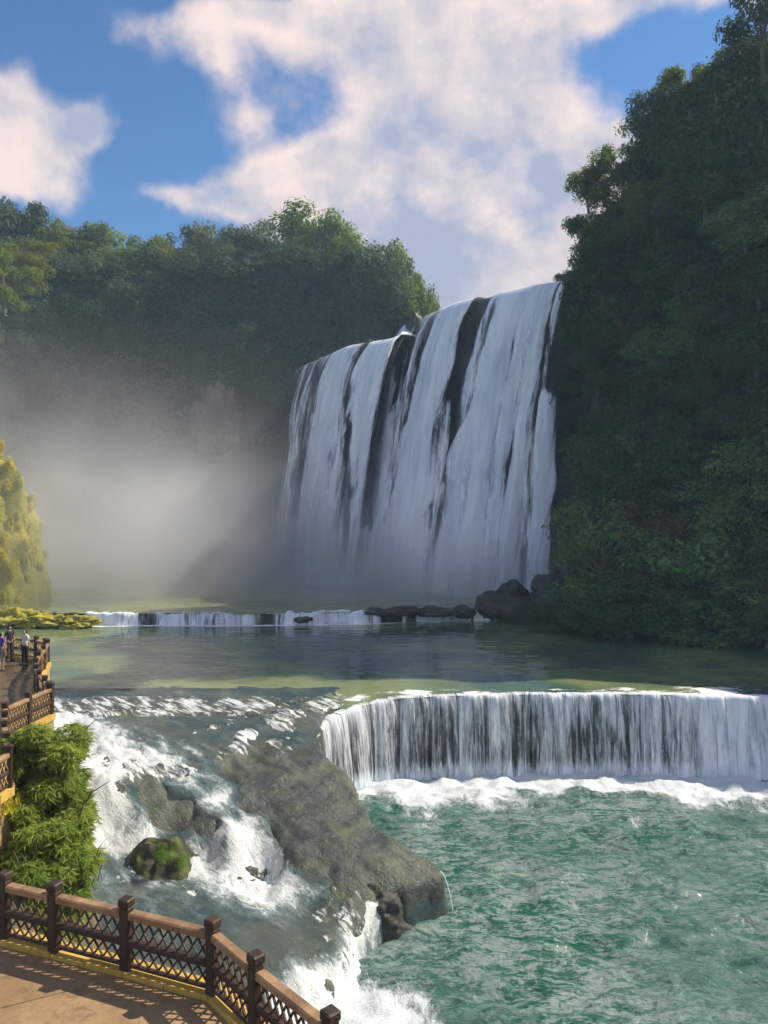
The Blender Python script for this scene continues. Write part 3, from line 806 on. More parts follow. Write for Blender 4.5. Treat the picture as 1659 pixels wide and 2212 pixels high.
for i, (px, pyt, pyb, wp, d, tone, lab) in enumerate(bank_r):
    d -= 5.5 if pyt > 1060 else 4.0
    q = at_d(px, pyt, d); h = (pyb-pyt)/F_PX*d; wm = wp/F_PX*d
    shrub = 'tree' not in lab
    tree('bank_shrub' if shrub else 'bank_tree', (q[0], d, q[2]-h*.98), h, wm*1.22, tone, BUSHT[i % 4] if i not in (5,) else TREES[2], rg.random()*6.28, lab,
         'shrubs and trees on the right bank', 'shrub' if shrub else 'tree')
# small loose tree over the waterfall lip
# ------------------------------------------------------------------ pools
def wave(X, Y, amp, lam, seed):
    return amp*fbm(np.stack([X/lam*0.8, Y/lam*1.3, X*0], -1), 1, 4, 0.55, seed)
# lower weir crest (plan + z)
CREST = np.array([(-4.3,45.6,4.0),(-3.4,47.0,4.35),(-1.9,48.5,4.7),(0.2,49.7,4.92),(3.5,50.3,5),(8,50.7,5),(15,50.9,5),(21,50.6,5),(27,50,5),(36,49,5),(44,48,5)])
# lower pool
X, Y = np.meshgrid(np.linspace(-14, 46, 290), np.linspace(14, 53, 270), indexing='ij')
yc = np.interp(X, CREST[:, 0], CREST[:, 1])-1.0
dw = yc-Y
foam = np.where(X > -3.5, 0.80*np.exp(-(np.maximum(dw, 0)/5.6)**1.8)+0.22*np.exp(-np.maximum(dw, 0)/1.2)+0.36*np.exp(-np.maximum(dw, 0)/8.0), 0)
n_ = fbm(np.stack([X*0.25, Y*0.25, X*0], -1), 1, 3, 0.5, 8)
foam = foam*(1+0.55*n_)
# outflow of the rapids, and the tip of the big rock
foam += 1.0*np.exp(-(((X+1.4)/2.5)**2+((Y-26.0)/3.0)**2))+0.55*np.exp(-(((X-1.2)/3.0)**2+((Y-25.0)/2.8)**2))
foam += 0.6*np.exp(-(((X-2.9)/0.9)**2+((Y-32.6)/.5)**2))+0.45*np.exp(-(((X-1.0)/1.6)**2+((Y-31.6)/.5)**2))
foam += 0.40*np.exp(-(((X-8.3)/0.9)**2+((Y-33.3)/1.0)**2))+0.20*sstep(n_, 0.15, 0.7)+.38*np.exp(-(((X-11.5)/1.2)**2+((Y-36)/.5)**2))+.34*np.exp(-(((X-6)/1.6)**2+((Y-29.5)/.5)**2))+.3*np.exp(-(((X-13)/1.5)**2+((Y-30)/.5)**2))
Zw = wave(X, Y, 0.16, 2.0, 5)+wave(X, Y, 0.13, 0.95, 6)+0.13*np.clip(foam, 0, 1)*fbm(np.stack([X, Y, X*0], -1), 1.2, 3, .5, 3)
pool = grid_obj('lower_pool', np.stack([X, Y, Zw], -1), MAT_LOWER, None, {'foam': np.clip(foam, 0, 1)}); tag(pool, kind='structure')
# middle pool
FW = np.array([(-70,84,6.2),(-48,83,6.2),(-36,82.6,6.2),(-30,82.2,6.2),(-24,82.6,6.2),(-16,82.4,6.2),(-9,82.9,6.2),(-3,83.6,6.2),(2,84.6,6.2),(8,85.4,6.2),(14,86.5,6.2),(26,88,6.2)])
xs = np.linspace(-62, 46, 260)
near = np.where(xs > -2.4, np.interp(xs, CREST[:, 0], CREST[:, 1]), np.interp(xs, [-5.5, -2.4], [52.6, 48.0]))
far = np.interp(xs, FW[:, 0], FW[:, 1])-0.4
tv_ = np.linspace(0, 1, 230)**1.25
X = np.repeat(xs[:, None], len(tv_), 1); Y = near[:, None]*(1-tv_)+far[:, None]*tv_
zc = np.where(xs > -2.4, np.interp(xs, CREST[:, 0], CREST[:, 2]), np.interp(xs, [-5.5, -2.4], [5.0, 4.6]))
dn_ = Y-near[:, None]
Zw = 5.0+(zc[:, None]-5.0)*np.exp(-dn_/1.2)+wave(X, Y, 0.025, 1.2, 15)*np.clip(dn_/1.0, 0, 1)
edge_n = 2.6+1.3*fbm(np.stack([X*0.12, Y*0, X*0], -1), 1, 3, .5, 2)+1.6*sstep(X, 14, 30)
foam = 0.62*sstep(edge_n-dn_, -0.3, 1.2)*(0.75+0.5*fbm(np.stack([X*.5, Y*.8, X*0], -1), 1, 3, .5, 61))
foam = foam*np.where(X < -3.6, .62, 1.0)
foam += 0.85*np.exp(-((far[:, None]-Y)/0.9)**2)*sstep(X, -34, -31)*(1-sstep(X, -1, 3)*0.7)
foam += 0.35*np.exp(-((far[:, None]-Y)/2.5)**2)*sstep(X, -34, -31)
foam += 0.55*np.exp(-(((X-35)/4.5)**2+((Y-62)/3.2)**2))+0.5*np.exp(-(((X-30)/5)**2+((Y-55.5)/1.0)**2))
foam += 0.42*np.exp(-(((X-16)/5)**2+((Y-72.5)/.35)**2))+0.38*np.exp(-(((X-13)/6)**2+((Y-78)/.4)**2))
pool = grid_obj('middle_pool', np.stack([X, Y, Zw], -1), MAT_MIDP, None, {'foam': np.clip(foam, 0, 1)}); tag(pool, kind='structure')
# upper pool
X, Y0 = np.meshgrid(np.linspace(-110, 40, 220), np.linspace(0, 1, 160)**1.4, indexing='ij')
near = np.interp(X, FW[:, 0], FW[:, 1]); Y = near+(152-near)*Y0
Zw = 6.2+wave(X, Y, 0.05, 2.0, 25)*np.clip((Y-near)/1.0, 0, 1)
sfall = ((X-5)*0.7+(Y-108)*0.7)
foam = 0.35*np.exp(-(np.maximum(-sfall-2, 0)/9)**2)*sstep(X, -40, -22)+0.28*np.exp(-((Y-near)/1.6)**2)*sstep(X, -10, -4)+0.08
pool = grid_obj('upper_pool', np.stack([X, Y, Zw], -1), MAT_UPP, None, {'foam': np.clip(foam, 0, 1)}); tag(pool, kind='structure')

# ------------------------------------------------------------------ weirs: rock ledge + falling sheet
def weir(name, crest, zb, thr, n, m_, label, cov_fn, seed, rockname, su=1.0, foamrow=True):
    C = smooth_path(crest, n)
    C[:, 1] += 0.22*fbm(np.stack([C[:, 0]*.5, C[:, 0]*0, C[:, 0]*0], -1), 1, 4, .6, seed+50)*(1 if zb < 1 else 2.5)
    C[:, 2] += 0.05*fbm(np.stack([C[:, 0]*1.1, C[:, 0]*0, C[:, 0]*0], -1), 1, 4, .6, seed+60)*(1 if zb < 1 else 3)
    tg = np.gradient(C[:, :2], axis=0); tg /= np.linalg.norm(tg, axis=1, keepdims=True)
    nn = np.stack([tg[:, 1], -tg[:, 0]], -1)                      # towards the viewer (-y)
    Ls = np.r_[0, np.cumsum(np.linalg.norm(np.diff(C[:, :2], axis=0), axis=1))]
    Q = np.linspace(0, 1, m_)
    # ledge rock
    Pk = np.zeros((n, m_, 3))
    H = C[:, 2]-zb+0.5
    rough_ = fbm(np.stack([np.repeat(Ls[:, None], m_, 1)*0.9, np.repeat(Q[None]*4, n, 0), np.zeros((n, m_))], -1), 1, 4, .55, seed)
    offk = -0.28+0.20*rough_+0.25*Q[None]
    Pk[..., :2] = C[:, None, :2]+nn[:, None]*offk[..., None]
    Pk[..., 2] = C[:, 2][:, None]-0.07-Q[None]*H[:, None]
    tag(grid_obj(rockname, Pk, MAT_ROCK_DARK), kind='structure')
    root = empty(name, tuple(C[n//2]-np.array([0, 0, C[n//2, 2]-zb])))
    tag(root, label, 'waterfall')
    for layer in range(2):
        q = np.r_[np.linspace(-0.14, 0, 5)[:-1], Q]
        mm = len(q); P = np.zeros((n, mm, 3)); hh = np.maximum(q, 0)
        jit = 0.10*fbm(np.stack([np.repeat(Ls[:, None], mm, 1)*1.4, np.repeat(q[None]*1.5, n, 0), np.zeros((n, mm))+layer*7], -1), 1, 3, .55, seed+layer)
        off = thr*np.sqrt(hh)[None]*(1+0.12*layer)+0.03+0.10*layer+jit*np.clip(hh, 0, 1)[None]**.5+np.minimum(q, 0)[None]*4.0
        P[..., :2] = C[:, None, :2]+nn[:, None]*off[..., None]
        P[..., 2] = C[:, 2][:, None]+0.03+0.01*layer-hh[None]*(C[:, 2][:, None]-zb+0.1)
        fl = np.stack([np.repeat(Ls[:, None], mm, 1), np.repeat(hh[None], n, 0)*(C[:, 2][:, None]-zb), np.full((n, mm), layer*5.3)], -1)
        fl[..., 0] *= su
        cv = cov_fn(np.repeat(C[:, 0][:, None], mm, 1), np.repeat(q[None], n, 0), Ls, layer)
        to_parent(grid_obj('water_sheet', P, MAT_CURTAIN, None, {'flow': fl, 'cover': np.clip(cv, 0, 1)}), root)
    return root
def cov_low(X, q, Ls, layer):
    b = 0.66+0.12*fbm(np.stack([X*1.6, q*0.3, X*0+layer], -1), 1, 3, .6, 12)-.06*sstep(q, .1, .6)
    b += 0.05*np.exp(-(q/0.10)**2)+0.22*sstep(q, .75, 1)+0.30*sstep(X, 18.5, 22)
    return b-0.12*layer
weir('curtain_waterfall', CREST, 0.0, 0.75, 420, 40, 'wide low curtain waterfall pouring over the ledge into the green lower pool', cov_low, 3, 'lower_ledge', 1.0)
def cov_far(X, q, Ls, layer):
    b = 0.80+0.35*fbm(np.stack([X*0.5, q*0.2, X*0+layer], -1), 1, 3, .6, 22)
    b *= sstep(X, -33, -31)
    b -= 0.5*sstep(X, -3, -1)*(fbm(np.stack([X*.5, X*0, X*0], -1), 1, 2, .5, 9) < 0.25)
    return b-0.1*layer
weir('far_cascade', FW[1:-1], 5.0, 0.35, 300, 14, 'thin white cascade crossing the river in front of the great waterfall', cov_far, 5, 'far_ledge', 0.6)

# mossy ledge stones at the left of the far cascade
for i, (px, py, wp, hp) in enumerate([(15,1333,90,28),(70,1328,80,22),(120,1324,80,18),(160,1322,70,14)]):
    q = at_d(px, py, 81.6-0.2*i)
    o = outcrop('mossy_ledge', (q[0], q[1], 5.5), (wp/F_PX*82*0.62, 1.6, hp/F_PX*82*0.75), MAT_MOSSCLIFF, 40+i, 5, 0.55, 2.4)
    tag(o, f'low yellow mossy ledge beside the far cascade, {ORD[i]} from the left', 'rock', 'mossy ledges beside the far cascade')
# dark shore boulders at the foot of the falls and along the far ledge
bld = [(1100,1287,60,44,86,'rounded dark boulder on top of the shore rocks at the waterfall foot'),
 (1068,1312,70,44,85.5,'dark boulder at the water left of the rounded shore boulder'),
 (1125,1318,90,50,85,'large dark boulder under the rounded shore boulder'),
 (1192,1268,80,50,87,'flat topped dark boulder against the foot of the right cliff'),
 (1190,1312,100,56,85,'dark boulder half hidden by creeping bushes on the right shore'),
 (810,1322,50,14,84.2,'low dark stone in the far cascade, left one of the row'),
 (870,1319,70,16,84.6,'long low dark stone in the middle of the far cascade row'),
 (940,1320,70,18,85,'low dark stone right of the middle in the far cascade row'),
 (1000,1321,50,18,85.3,'low dark stone nearest the shore boulders in the far cascade row'),
 (655,1338,40,12,82.6,'small dark stone standing in the white far cascade'),
 (893,708,34,56,121.5,'dark rock outcrop at the step in the waterfall lip')]
for i, (px, py, wp, hp, d, lab) in enumerate(bld):
    o = outcrop('boulder', tuple(at_d(px, py, d)), (wp/F_PX*d*.58, wp/F_PX*d*.5, hp/F_PX*d*.62), MAT_BOULDER, 60+i, 4, 0.3)
    tag(o, lab, 'boulder', 'boulders by the far cascade')
# two mossy humps on the lip of the falls
for (px, py, wp, hp, d, lab) in [(797,752,22,30,122,'small sunlit mossy hump on the left lip of the great waterfall'), (1046,700,20,54,110,'narrow mossy rock standing between streams near the waterfall top')]:
    o = outcrop('mossy_hump', tuple(at_d(px, py, d)), (wp/F_PX*d*.55, 1.2, hp/F_PX*d*.55), MAT_MOSSROCK, int(px), 4, 0.25); tag(o, lab, 'rock')

# ------------------------------------------------------------------ rapids apron (rock bed + water)
# (px, py, z, water depth sign, foam)
ctl = [(60,1480,5.0,.2,.2),(110,1492,5.0,.2,.35),(300,1486,5.0,.2,.3),(450,1482,5.0,.2,.2),(560,1480,5.0,.2,.3),(700,1500,4.95,.2,.3),(800,1492,5,.2,.3),
 (150,1545,4.75,.3,.8),(230,1540,4.85,-.05,.35),(330,1530,4.8,.2,.6),(450,1545,4.75,.1,.45),(560,1545,4.75,.1,.5),(640,1560,4.6,.12,.55),(690,1565,4.5,.1,.6),
 (190,1600,4.3,.4,1.0),(280,1590,4.45,.25,.9),(360,1600,4.4,.05,.4),(450,1590,4.45,.05,.5),(560,1600,4.3,.0,.35),(640,1620,4.1,-.05,.15),(690,1640,3.9,-.1,.1),
 (230,1650,3.95,.3,.8),(310,1660,3.85,.25,.8),(390,1690,3.6,.2,.75),(470,1740,3.1,.2,.75),(530,1790,2.55,.2,.75),(570,1830,2.0,.2,.8),
 (300,1700,3.65,.02,.25),(350,1740,3.2,-.05,.15),(420,1780,2.75,-.03,.2),(480,1830,2.2,.05,.45),
 (230,1710,3.6,.2,.75),(260,1750,3.1,.15,.7),(285,1790,2.5,.15,.55),(240,1800,2.3,.35,1.0),(300,1830,2.0,.2,.7),(350,1800,2.3,.0,.4),
 (480,1670,3.75,-.05,.2),(560,1700,3.45,-.08,.1),(620,1740,3.1,-.1,.05),(700,1760,2.9,-.12,.02),(770,1790,2.65,-.12,.02),(650,1810,2.5,-.1,.05),(740,1850,2.2,-.12,.0),(840,1850,2.2,-.12,.0),(900,1870,2.0,-.12,.0),(950,1880,1.85,-.12,.0),(850,1905,1.8,-.12,.0),
 (600,1900,1.1,.25,.9),(540,1880,1.3,.2,.8),(460,1860,1.6,.2,.7),(230,1880,1.5,.3,.5),(300,1935,1.2,.3,.45),(380,1935,1.2,.3,.4),(450,1945,1.15,.3,.55),(520,1950,1.05,.3,.7),(600,1960,.95,.35,.75),(660,1970,.9,.25,.6),
 (430,1995,1.0,.4,.35),(520,2010,.95,.4,.3),(600,2020,.9,.4,.3),(680,2030,.85,.35,.4),(730,2060,.75,.2,.55),(520,2090,.85,.4,.3),(600,2090,.8,.35,.35),(650,2090,.75,.25,.4),(690,2110,.45,.25,.8),(640,2150,.3,.3,.8),(720,2150,.0,.3,1.0),(780,2110,-.1,.3,1.0),
 (520,1635,4.0,-.1,.15),(600,1665,3.75,-.12,.08),(540,1745,3.05,-.1,.12),(600,1790,2.65,-.12,.05),(625,1838,2.25,-.12,.05),(330,1700,3.62,-.1,.15),(400,1745,3.12,-.1,.15),(450,1790,2.65,-.08,.2),(345,1765,2.9,-.1,.15),
 (400,2080,1.0,.4,.3),(300,2010,1.2,.3,.4),(200,1950,1.5,.2,.4)]
ctl = [(a, b, c, d_, f*(.55 if (b < 1600 and a > 220) else .85 if (b > 1985 and f < .5) else 1.12 if f >= .65 else .9)) for a, b, c, d_, f in ctl]
cp = np.array([at_z(a, b, c)[:2] for a, b, c, *_ in ctl]); cvv = np.array([(c, wd, f) for a, b, c, wd, f in ctl])
X, Y = np.meshgrid(np.arange(-26, 6.5, 0.125), np.arange(21.5, 56, 0.135), indexing='ij')
G = rbf(cp, cvv, X, Y, 0.05)
Bz, Wd, Fo = G[..., 0], G[..., 1], G[..., 2]
Bz = np.clip(Bz, -2, 5.02)
# right-hand edge of the big rock towards the lower pool (plan)
edge = [at_z(690,1585,4.4)[:2], at_z(712,1640,3.8)[:2], at_z(765,1705,3.0)[:2], at_z(812,1782,2.5)[:2], at_z(870,1815,2.3)[:2], at_z(962,1868,1.9)[:2], at_z(958,1885,1.8)[:2], at_z(880,1912,1.7)[:2], at_z(820,1925,1.5)[:2],
        at_z(790,2015,.4)[:2]+np.array([0, -.2]), at_z(760,2040,.5)[:2], at_z(775,2085,.3)[:2], at_z(750,2130,.0)[:2], at_z(700,2190,0)[:2]]
edge = [tuple(e) for e in edge]
poly = [(-3.3, 47.2), (-4.0, 45.4)]+edge+[(-4.0, 20), (-40, 20), (-40, 60), (-4.2, 60), (-4.2, 49)]
poly = [(1.5, 60), (1.5, 51.6), (-1.6, 50.2), (-3.3, 48.0), (-3.9, 46.0)]+edge[1:]+[(-4.5, 19), (-40, 19), (-40, 60)]
ins = in_poly(X, Y, poly)
dd_ = poly_dist(X, Y, poly[1:-3])*np.where(ins, 1, -1)
jag = 0.22*fbm(np.stack([X, Y, X*0], -1), 0.9, 4, .55, 71)
kk = sstep(dd_+jag, -0.32, 0.12)
rockmask = sstep(-Wd, -0.02, 0.10)
rel = fbm(np.stack([X*0.8, Y*0.8, X*0], -1), 0.55, 5, .55, 31)
relf = fbm(np.stack([X, Y, X*0], -1), 2.2, 4, .6, 33)
ridged = 1-np.abs(fbm(np.stack([(X+Y)*.9, (Y-X)*0.22, X*0], -1), 0.9, 3, .5, 37))
Bz2 = Bz+(0.12+.20*(1-rockmask))*rel+0.045*relf+(0.12+.10*rockmask)*(ridged-0.7)
Bz2 = Bz2*kk+(-1.6)*(1-kk)
# rounded shoulder towards the edge
Bz2 -= 0.16*np.exp(-np.maximum(dd_, 0)/0.6)*(dd_ > -0.3)*rockmask
# bed material: wet travertine rock
mR, t, out = new_mat('wet_river_rock')
p = t.pos()
ps = t.v('MULTIPLY', p, (1, 1, 1))
big = t.noise(p, 0.5, 5, 0.6, .3); fine = t.noise(p, 3.5, 9, 0.66, .3); fin2 = t.noise(p, 14, 4, .6)
nz = t.sep(t.new('ShaderNodeNewGeometry').outputs['Normal'])[2]
col = t.mix(t.ramp(big, .38, .62), (0.066, 0.080, 0.072), (0.118, 0.130, 0.092))
sk = t.new('ShaderNodeMapping'); t.l.new(p, sk.inputs['Vector']); sk.inputs['Rotation'].default_value = (0, 0, R(-45))
long_ = t.noise(t.v('MULTIPLY', sk.outputs[0], (1.8, .35, 1)), 1.6, 9, .68, .3)
col = t.mix(t.ramp(long_, .46, .68, 0, .6), col, (0.055, 0.065, 0.066))
col = t.mix(t.ramp(fine, .5, .75, 0, .4), col, (0.035, 0.038, 0.036))
wetp = t.ramp(t.noise(sk.outputs[0], .38, 6, .62, .4), .46, .60)
col = t.mix(t.m('MULTIPLY', wetp, .62), col, (0.030, 0.038, 0.042))
col = t.mix(t.m('MULTIPLY', t.ramp(t.noise(p, .9, 6, .65, .5), .5, .66), t.ramp(nz, .4, .8, 0, .7)), col, (0.085, 0.11, 0.035))
col = t.mix(t.ramp(nz, .55, .2, 0, .7), col, (0.040, 0.036, 0.028))
# thin foam threads running down the wet stone
rot = t.new('ShaderNodeMapping'); t.l.new(p, rot.inputs['Vector']); rot.inputs['Rotation'].default_value = (0, 0, R(-45))
fs = t.noise(t.v('MULTIPLY', rot.outputs[0], (2.6, 0.45, 1)), 1.2, 7, .68, .5)
spk = t.noise(p, 22, 3, .6); col = t.mix(t.ramp(spk, .52, .7, 0, .4), col, (.13, .145, .125)); col = t.mix(t.ramp(t.noise(p, 9, 5, .7), .55, .7, 0, .6), col, (.045, .05, .048))
film = t.attr('film')
fmk = t.m('MULTIPLY', t.ramp(fs, t.m('SUBTRACT', 0.80, t.m('MULTIPLY', film, .34)), t.m('SUBTRACT', 0.92, t.m('MULTIPLY', film, .34))), t.ramp(film, .02, .2))
col = t.mix(fmk, col, (0.72, 0.75, 0.77))
hh = t.m('ADD', t.m('MULTIPLY', fine, .6), t.m('ADD', t.m('MULTIPLY', long_, .8), t.m('MULTIPLY', fin2, .3)))
t.l.new(t.principled(Base_Color=col, Roughness=t.m('SUBTRACT', t.ramp(fine, .3, .7, .22, .5), t.m('MULTIPLY', wetp, .12)), Normal=t.bump(hh, .9, .16)), out.inputs[0])
film = np.clip(Fo*1.25+0.16+0.35*rel+.35*sstep(Y, 38, 43), 0, 1)*kk
Bz2 = np.where(Y > 47, np.minimum(Bz2, 5.02-.05*np.maximum(52.0-Y, 0)), Bz2)
Bz2 = Bz2-0.3*np.maximum(Y-50.6, 0)-0.4*sstep(X, -2.6, -1.4)*sstep(Y, 47.0, 49.0)
bed = grid_obj('river_rock_slope', np.stack([X, Y, Bz2], -1), mR, None, {'film': np.clip(film, 0, 1)}); tag(bed, kind='structure')
# rapids water surface
Wz = Bz+0.10+0.9*np.clip(Wd, -.3, .5)*0.6
turb = fbm(np.stack([(X+Y)*.75, (Y-X)*0.35, X*0], -1), 1.1, 5, .6, 81)
Wz = Wz+0.20*turb*np.clip(Fo, .25, 1)+0.05*fbm(np.stack([X, Y, X*0], -1), 2.6, 3, .6, 83)*np.clip(Fo, .3, 1)
Wz = np.where(kk > .02, Wz*kk+(-.15)*(1-kk), -0.6)
Wz -= 0.5*rockmask
Wz = np.where(Y > 46, np.minimum(Wz, 4.99-.055*np.maximum(52.4-Y, 0)+.05*turb), Wz)
bl = sstep(Y, 50.2, 52.4)
Wz = Wz*(1-bl)+(5.0+.04*turb-.045*np.maximum(Y-52.6, 0))*bl
Wz = Wz-0.35*sstep(X, -2.6, -1.4)*sstep(Y, 47.0, 49.0)
gx = np.gradient(Bz, axis=1)/0.135
slope = np.clip(np.hypot(np.gradient(Bz, axis=0)/.125, gx), 0, 1.5)
foam = np.clip(1.45*Fo-.36+0.30*np.clip(slope-.25, 0, 1)+(0.26-.14*sstep(Y, 43, 47))*turb+.10*sstep(Y, 44, 48), 0.02, 1)
foam = np.maximum(foam, 0.9*np.exp(-(dd_/0.5)**2)*(Y < 31))
mW, t, out = new_mat('rapids_water')
p = t.pos()
rot = t.new('ShaderNodeMapping'); t.l.new(p, rot.inputs['Vector']); rot.inputs['Rotation'].default_value = (0, 0, R(-45))
pf = t.v('MULTIPLY', rot.outputs[0], (1.7, 0.62, 1))
f1 = t.noise(pf, 1.2, 9, .7, .8); f2 = t.noise(pf, 6.0, 7, .68, .8)
fn = t.m('ADD', t.m('MULTIPLY', f1, .62), t.m('MULTIPLY', f2, .38))
fa = t.attr('foam')
lo = t.m('SUBTRACT', .70, t.m('MULTIPLY', fa, .46))
fm = t.ramp(fn, lo, t.m('ADD', lo, .2))
base = t.mix(t.ramp(t.noise(p, .35, 4, .6), .4, .6), (0.035, 0.062, 0.070), (0.080, 0.095, 0.080))
aerm = t.ramp(fn, t.m('SUBTRACT', lo, .16), t.m('ADD', lo, .1), 0, .75)
col = t.mix(fm, t.mix(aerm, base, (0.20, 0.26, 0.27)), (0.60, 0.635, 0.65))
hh = t.m('ADD', t.noise(pf, 2.2, 6, .62, .8), t.m('MULTIPLY', fn, 1.0))
t.l.new(t.principled(Base_Color=col, Roughness=t.m('ADD', .07, t.m('MULTIPLY', fm, .55)), IOR=1.33, Normal=t.bump(hh, .5, .14)), out.inputs[0])
tag(grid_obj('rapids', np.stack([X, Y, Wz], -1), mW, None, {'foam': np.clip(foam, 0, 1)}), kind='structure')
def bed_z(x, y):
    i = int(np.clip((x+26)/0.125, 0, X.shape[0]-1)); j = int(np.clip((y-21.5)/0.135, 0, X.shape[1]-1)); return float(Bz2[i, j])
# spray drops thrown up over the rapids
rg = np.random.default_rng(17)
wfo = np.clip(foam-.55, 0, 1)*np.clip(slope, .1, 1)*(kk > .6)*(rockmask < .5)
kidx = rg.choice(wfo.size, 5200, p=(wfo/wfo.sum()).ravel())
c = np.stack([X.ravel()[kidx], Y.ravel()[kidx], Wz.ravel()[kidx]+np.abs(rg.normal(size=5200))*0.16], -1)
c[:, :2] += rg.normal(size=(5200, 2))*.1
V, F = leaf_quads(c, np.full(5200, 0.045), 0.7, 0, None, 0, rg)
mS, t, out = new_mat('spray_drops'); t.l.new(t.principled(Base_Color=(.85, .87, .88), Roughness=.4), out.inputs[0])
tag(link('spray', mesh_data('spray', V, F, None, False), mS), 'white drops splashing over the rapids', 'spray', kind='stuff')

# rocks in the rapids
def rock_at(name, px, py, z, wp, hp, mat, seed, lab, dyf=.9, amp=.3, point=0.0):
    q = at_z(px, py, z); d = q[1]
    o = outcrop(name, (q[0], q[1], q[2]), (wp/F_PX*d*.55, wp/F_PX*d*.5*dyf, hp/F_PX*d*.62), mat, seed, 5, amp, point=point)
    tag(o, lab, 'rock'); return o
rk = rock_at('mossy_rock', 350, 1868, 1.45, 140, 96, MAT_MOSSROCK, 91, 'dark pointed rock with green moss and plants standing in the rapids', point=.5)
rock_at('river_rock', 512, 1902, 1.0, 90, 34, MAT_BOULDER, 92, 'low brown wet rock in the rapids right of the mossy rock')
rock_at('river_rock', 800, 1985, .35, 130, 100, MAT_BOULDER, 93, 'dark brown boulder under the tip of the big sloping rock', .8)
rock_at('river_rock', 690, 2068, .35, 120, 60, MAT_BOULDER, 94, 'dark wet boulder with water pouring over it near the railing', .8)
rock_at('river_rock', 640, 1765, 2.65, 26, 12, MAT_BOULDER, 95, 'small dark stone lodged on the big sloping rock')
q = at_z(365, 1850, 2.2)
tmp = shrub_templates(2, 500, .16, 900, .5, .3)
pp = np.array([[q[0]+rg.normal()*.55, q[1]-.3+rg.normal()*.35, q[2]+.1+rg.normal()*.12] for _ in range(9)])
me = scatter('moss_plants', tmp, pp, .28+.16*rg.random(9), None, seed=8, tone=np.full(9, .1))
o = link('plants', me, LEAF['bright']); tag(o, kind='stuff'); rk_e = rk; o.parent = rk; o.matrix_parent_inverse = Matrix.Translation(-Vector(rk.location))

# a thin spout at the tip of the rock and the dribbling face
def ribbon(name, top, thr_, H, wd, cov, par=None, n=10, m_=24, dirn=(0.5, -0.86)):
    A, Q = np.meshgrid(np.linspace(-1, 1, n), np.linspace(0, 1, m_), indexing='ij')
    tdir = np.array([dirn[1], -dirn[0]])
    P = np.zeros((n, m_, 3)); k = thr_*np.sqrt(Q+.002)+0.08*(1-A**2)
    P[..., 0] = top[0]+tdir[0]*A*wd*(.5+.5*Q)+dirn[0]*k; P[..., 1] = top[1]+tdir[1]*A*wd*(.5+.5*Q)+dirn[1]*k; P[..., 2] = top[2]-Q*H
    cv = cov*(1-np.abs(A)**3)
    return grid_obj(name, P, MAT_CURTAIN, par, {'flow': np.stack([A*wd, Q*H, A*0+top[0]], -1), 'cover': cv})
q = at_z(952, 1868, 1.75)
tag(ribbon('spout', (q[0]-.1, q[1]-.2, 1.62), .75, 1.75, .09, .8, dirn=(.75, -.66)), 'thin white spout of water at the tip of the big sloping rock', 'waterfall')
face = empty('trickling_water', tuple(at_z(890, 1985, 0))); tag(face, 'thin water threads trickling down the front face of the big rock tip', 'waterfall')
a, b = at_z(860, 1915, 1.55), at_z(945, 1890, 1.7)
for k in range(9):
    f = k/8; q = a*(1-f)+b*f
    to_parent(ribbon('thread', (q[0], q[1]-.26, q[2]-.05-.1*rg.random()), .2+.06*rg.random(), q[2]+.1, .10+.16*rg.random(), .36+.14*rg.random(), dirn=(.3, -.95)), face)
cas = empty('side_cascade', tuple(at_z(620, 1920, 1))); tag(cas, 'short white cascade dropping off the left side of the big rock', 'waterfall')
a, b = at_z(575, 1852, 1.95), at_z(640, 1868, 2.0)
for k in range(6):
    f = k/5; q = a*(1-f)+b*f
    to_parent(ribbon('thread', (q[0]+.1*rg.normal(), q[1]-.05, q[2]+.12*rg.normal()), .5+.2*rg.random(), q[2]-.75, .42, .55, dirn=(-.1, -1)), cas)

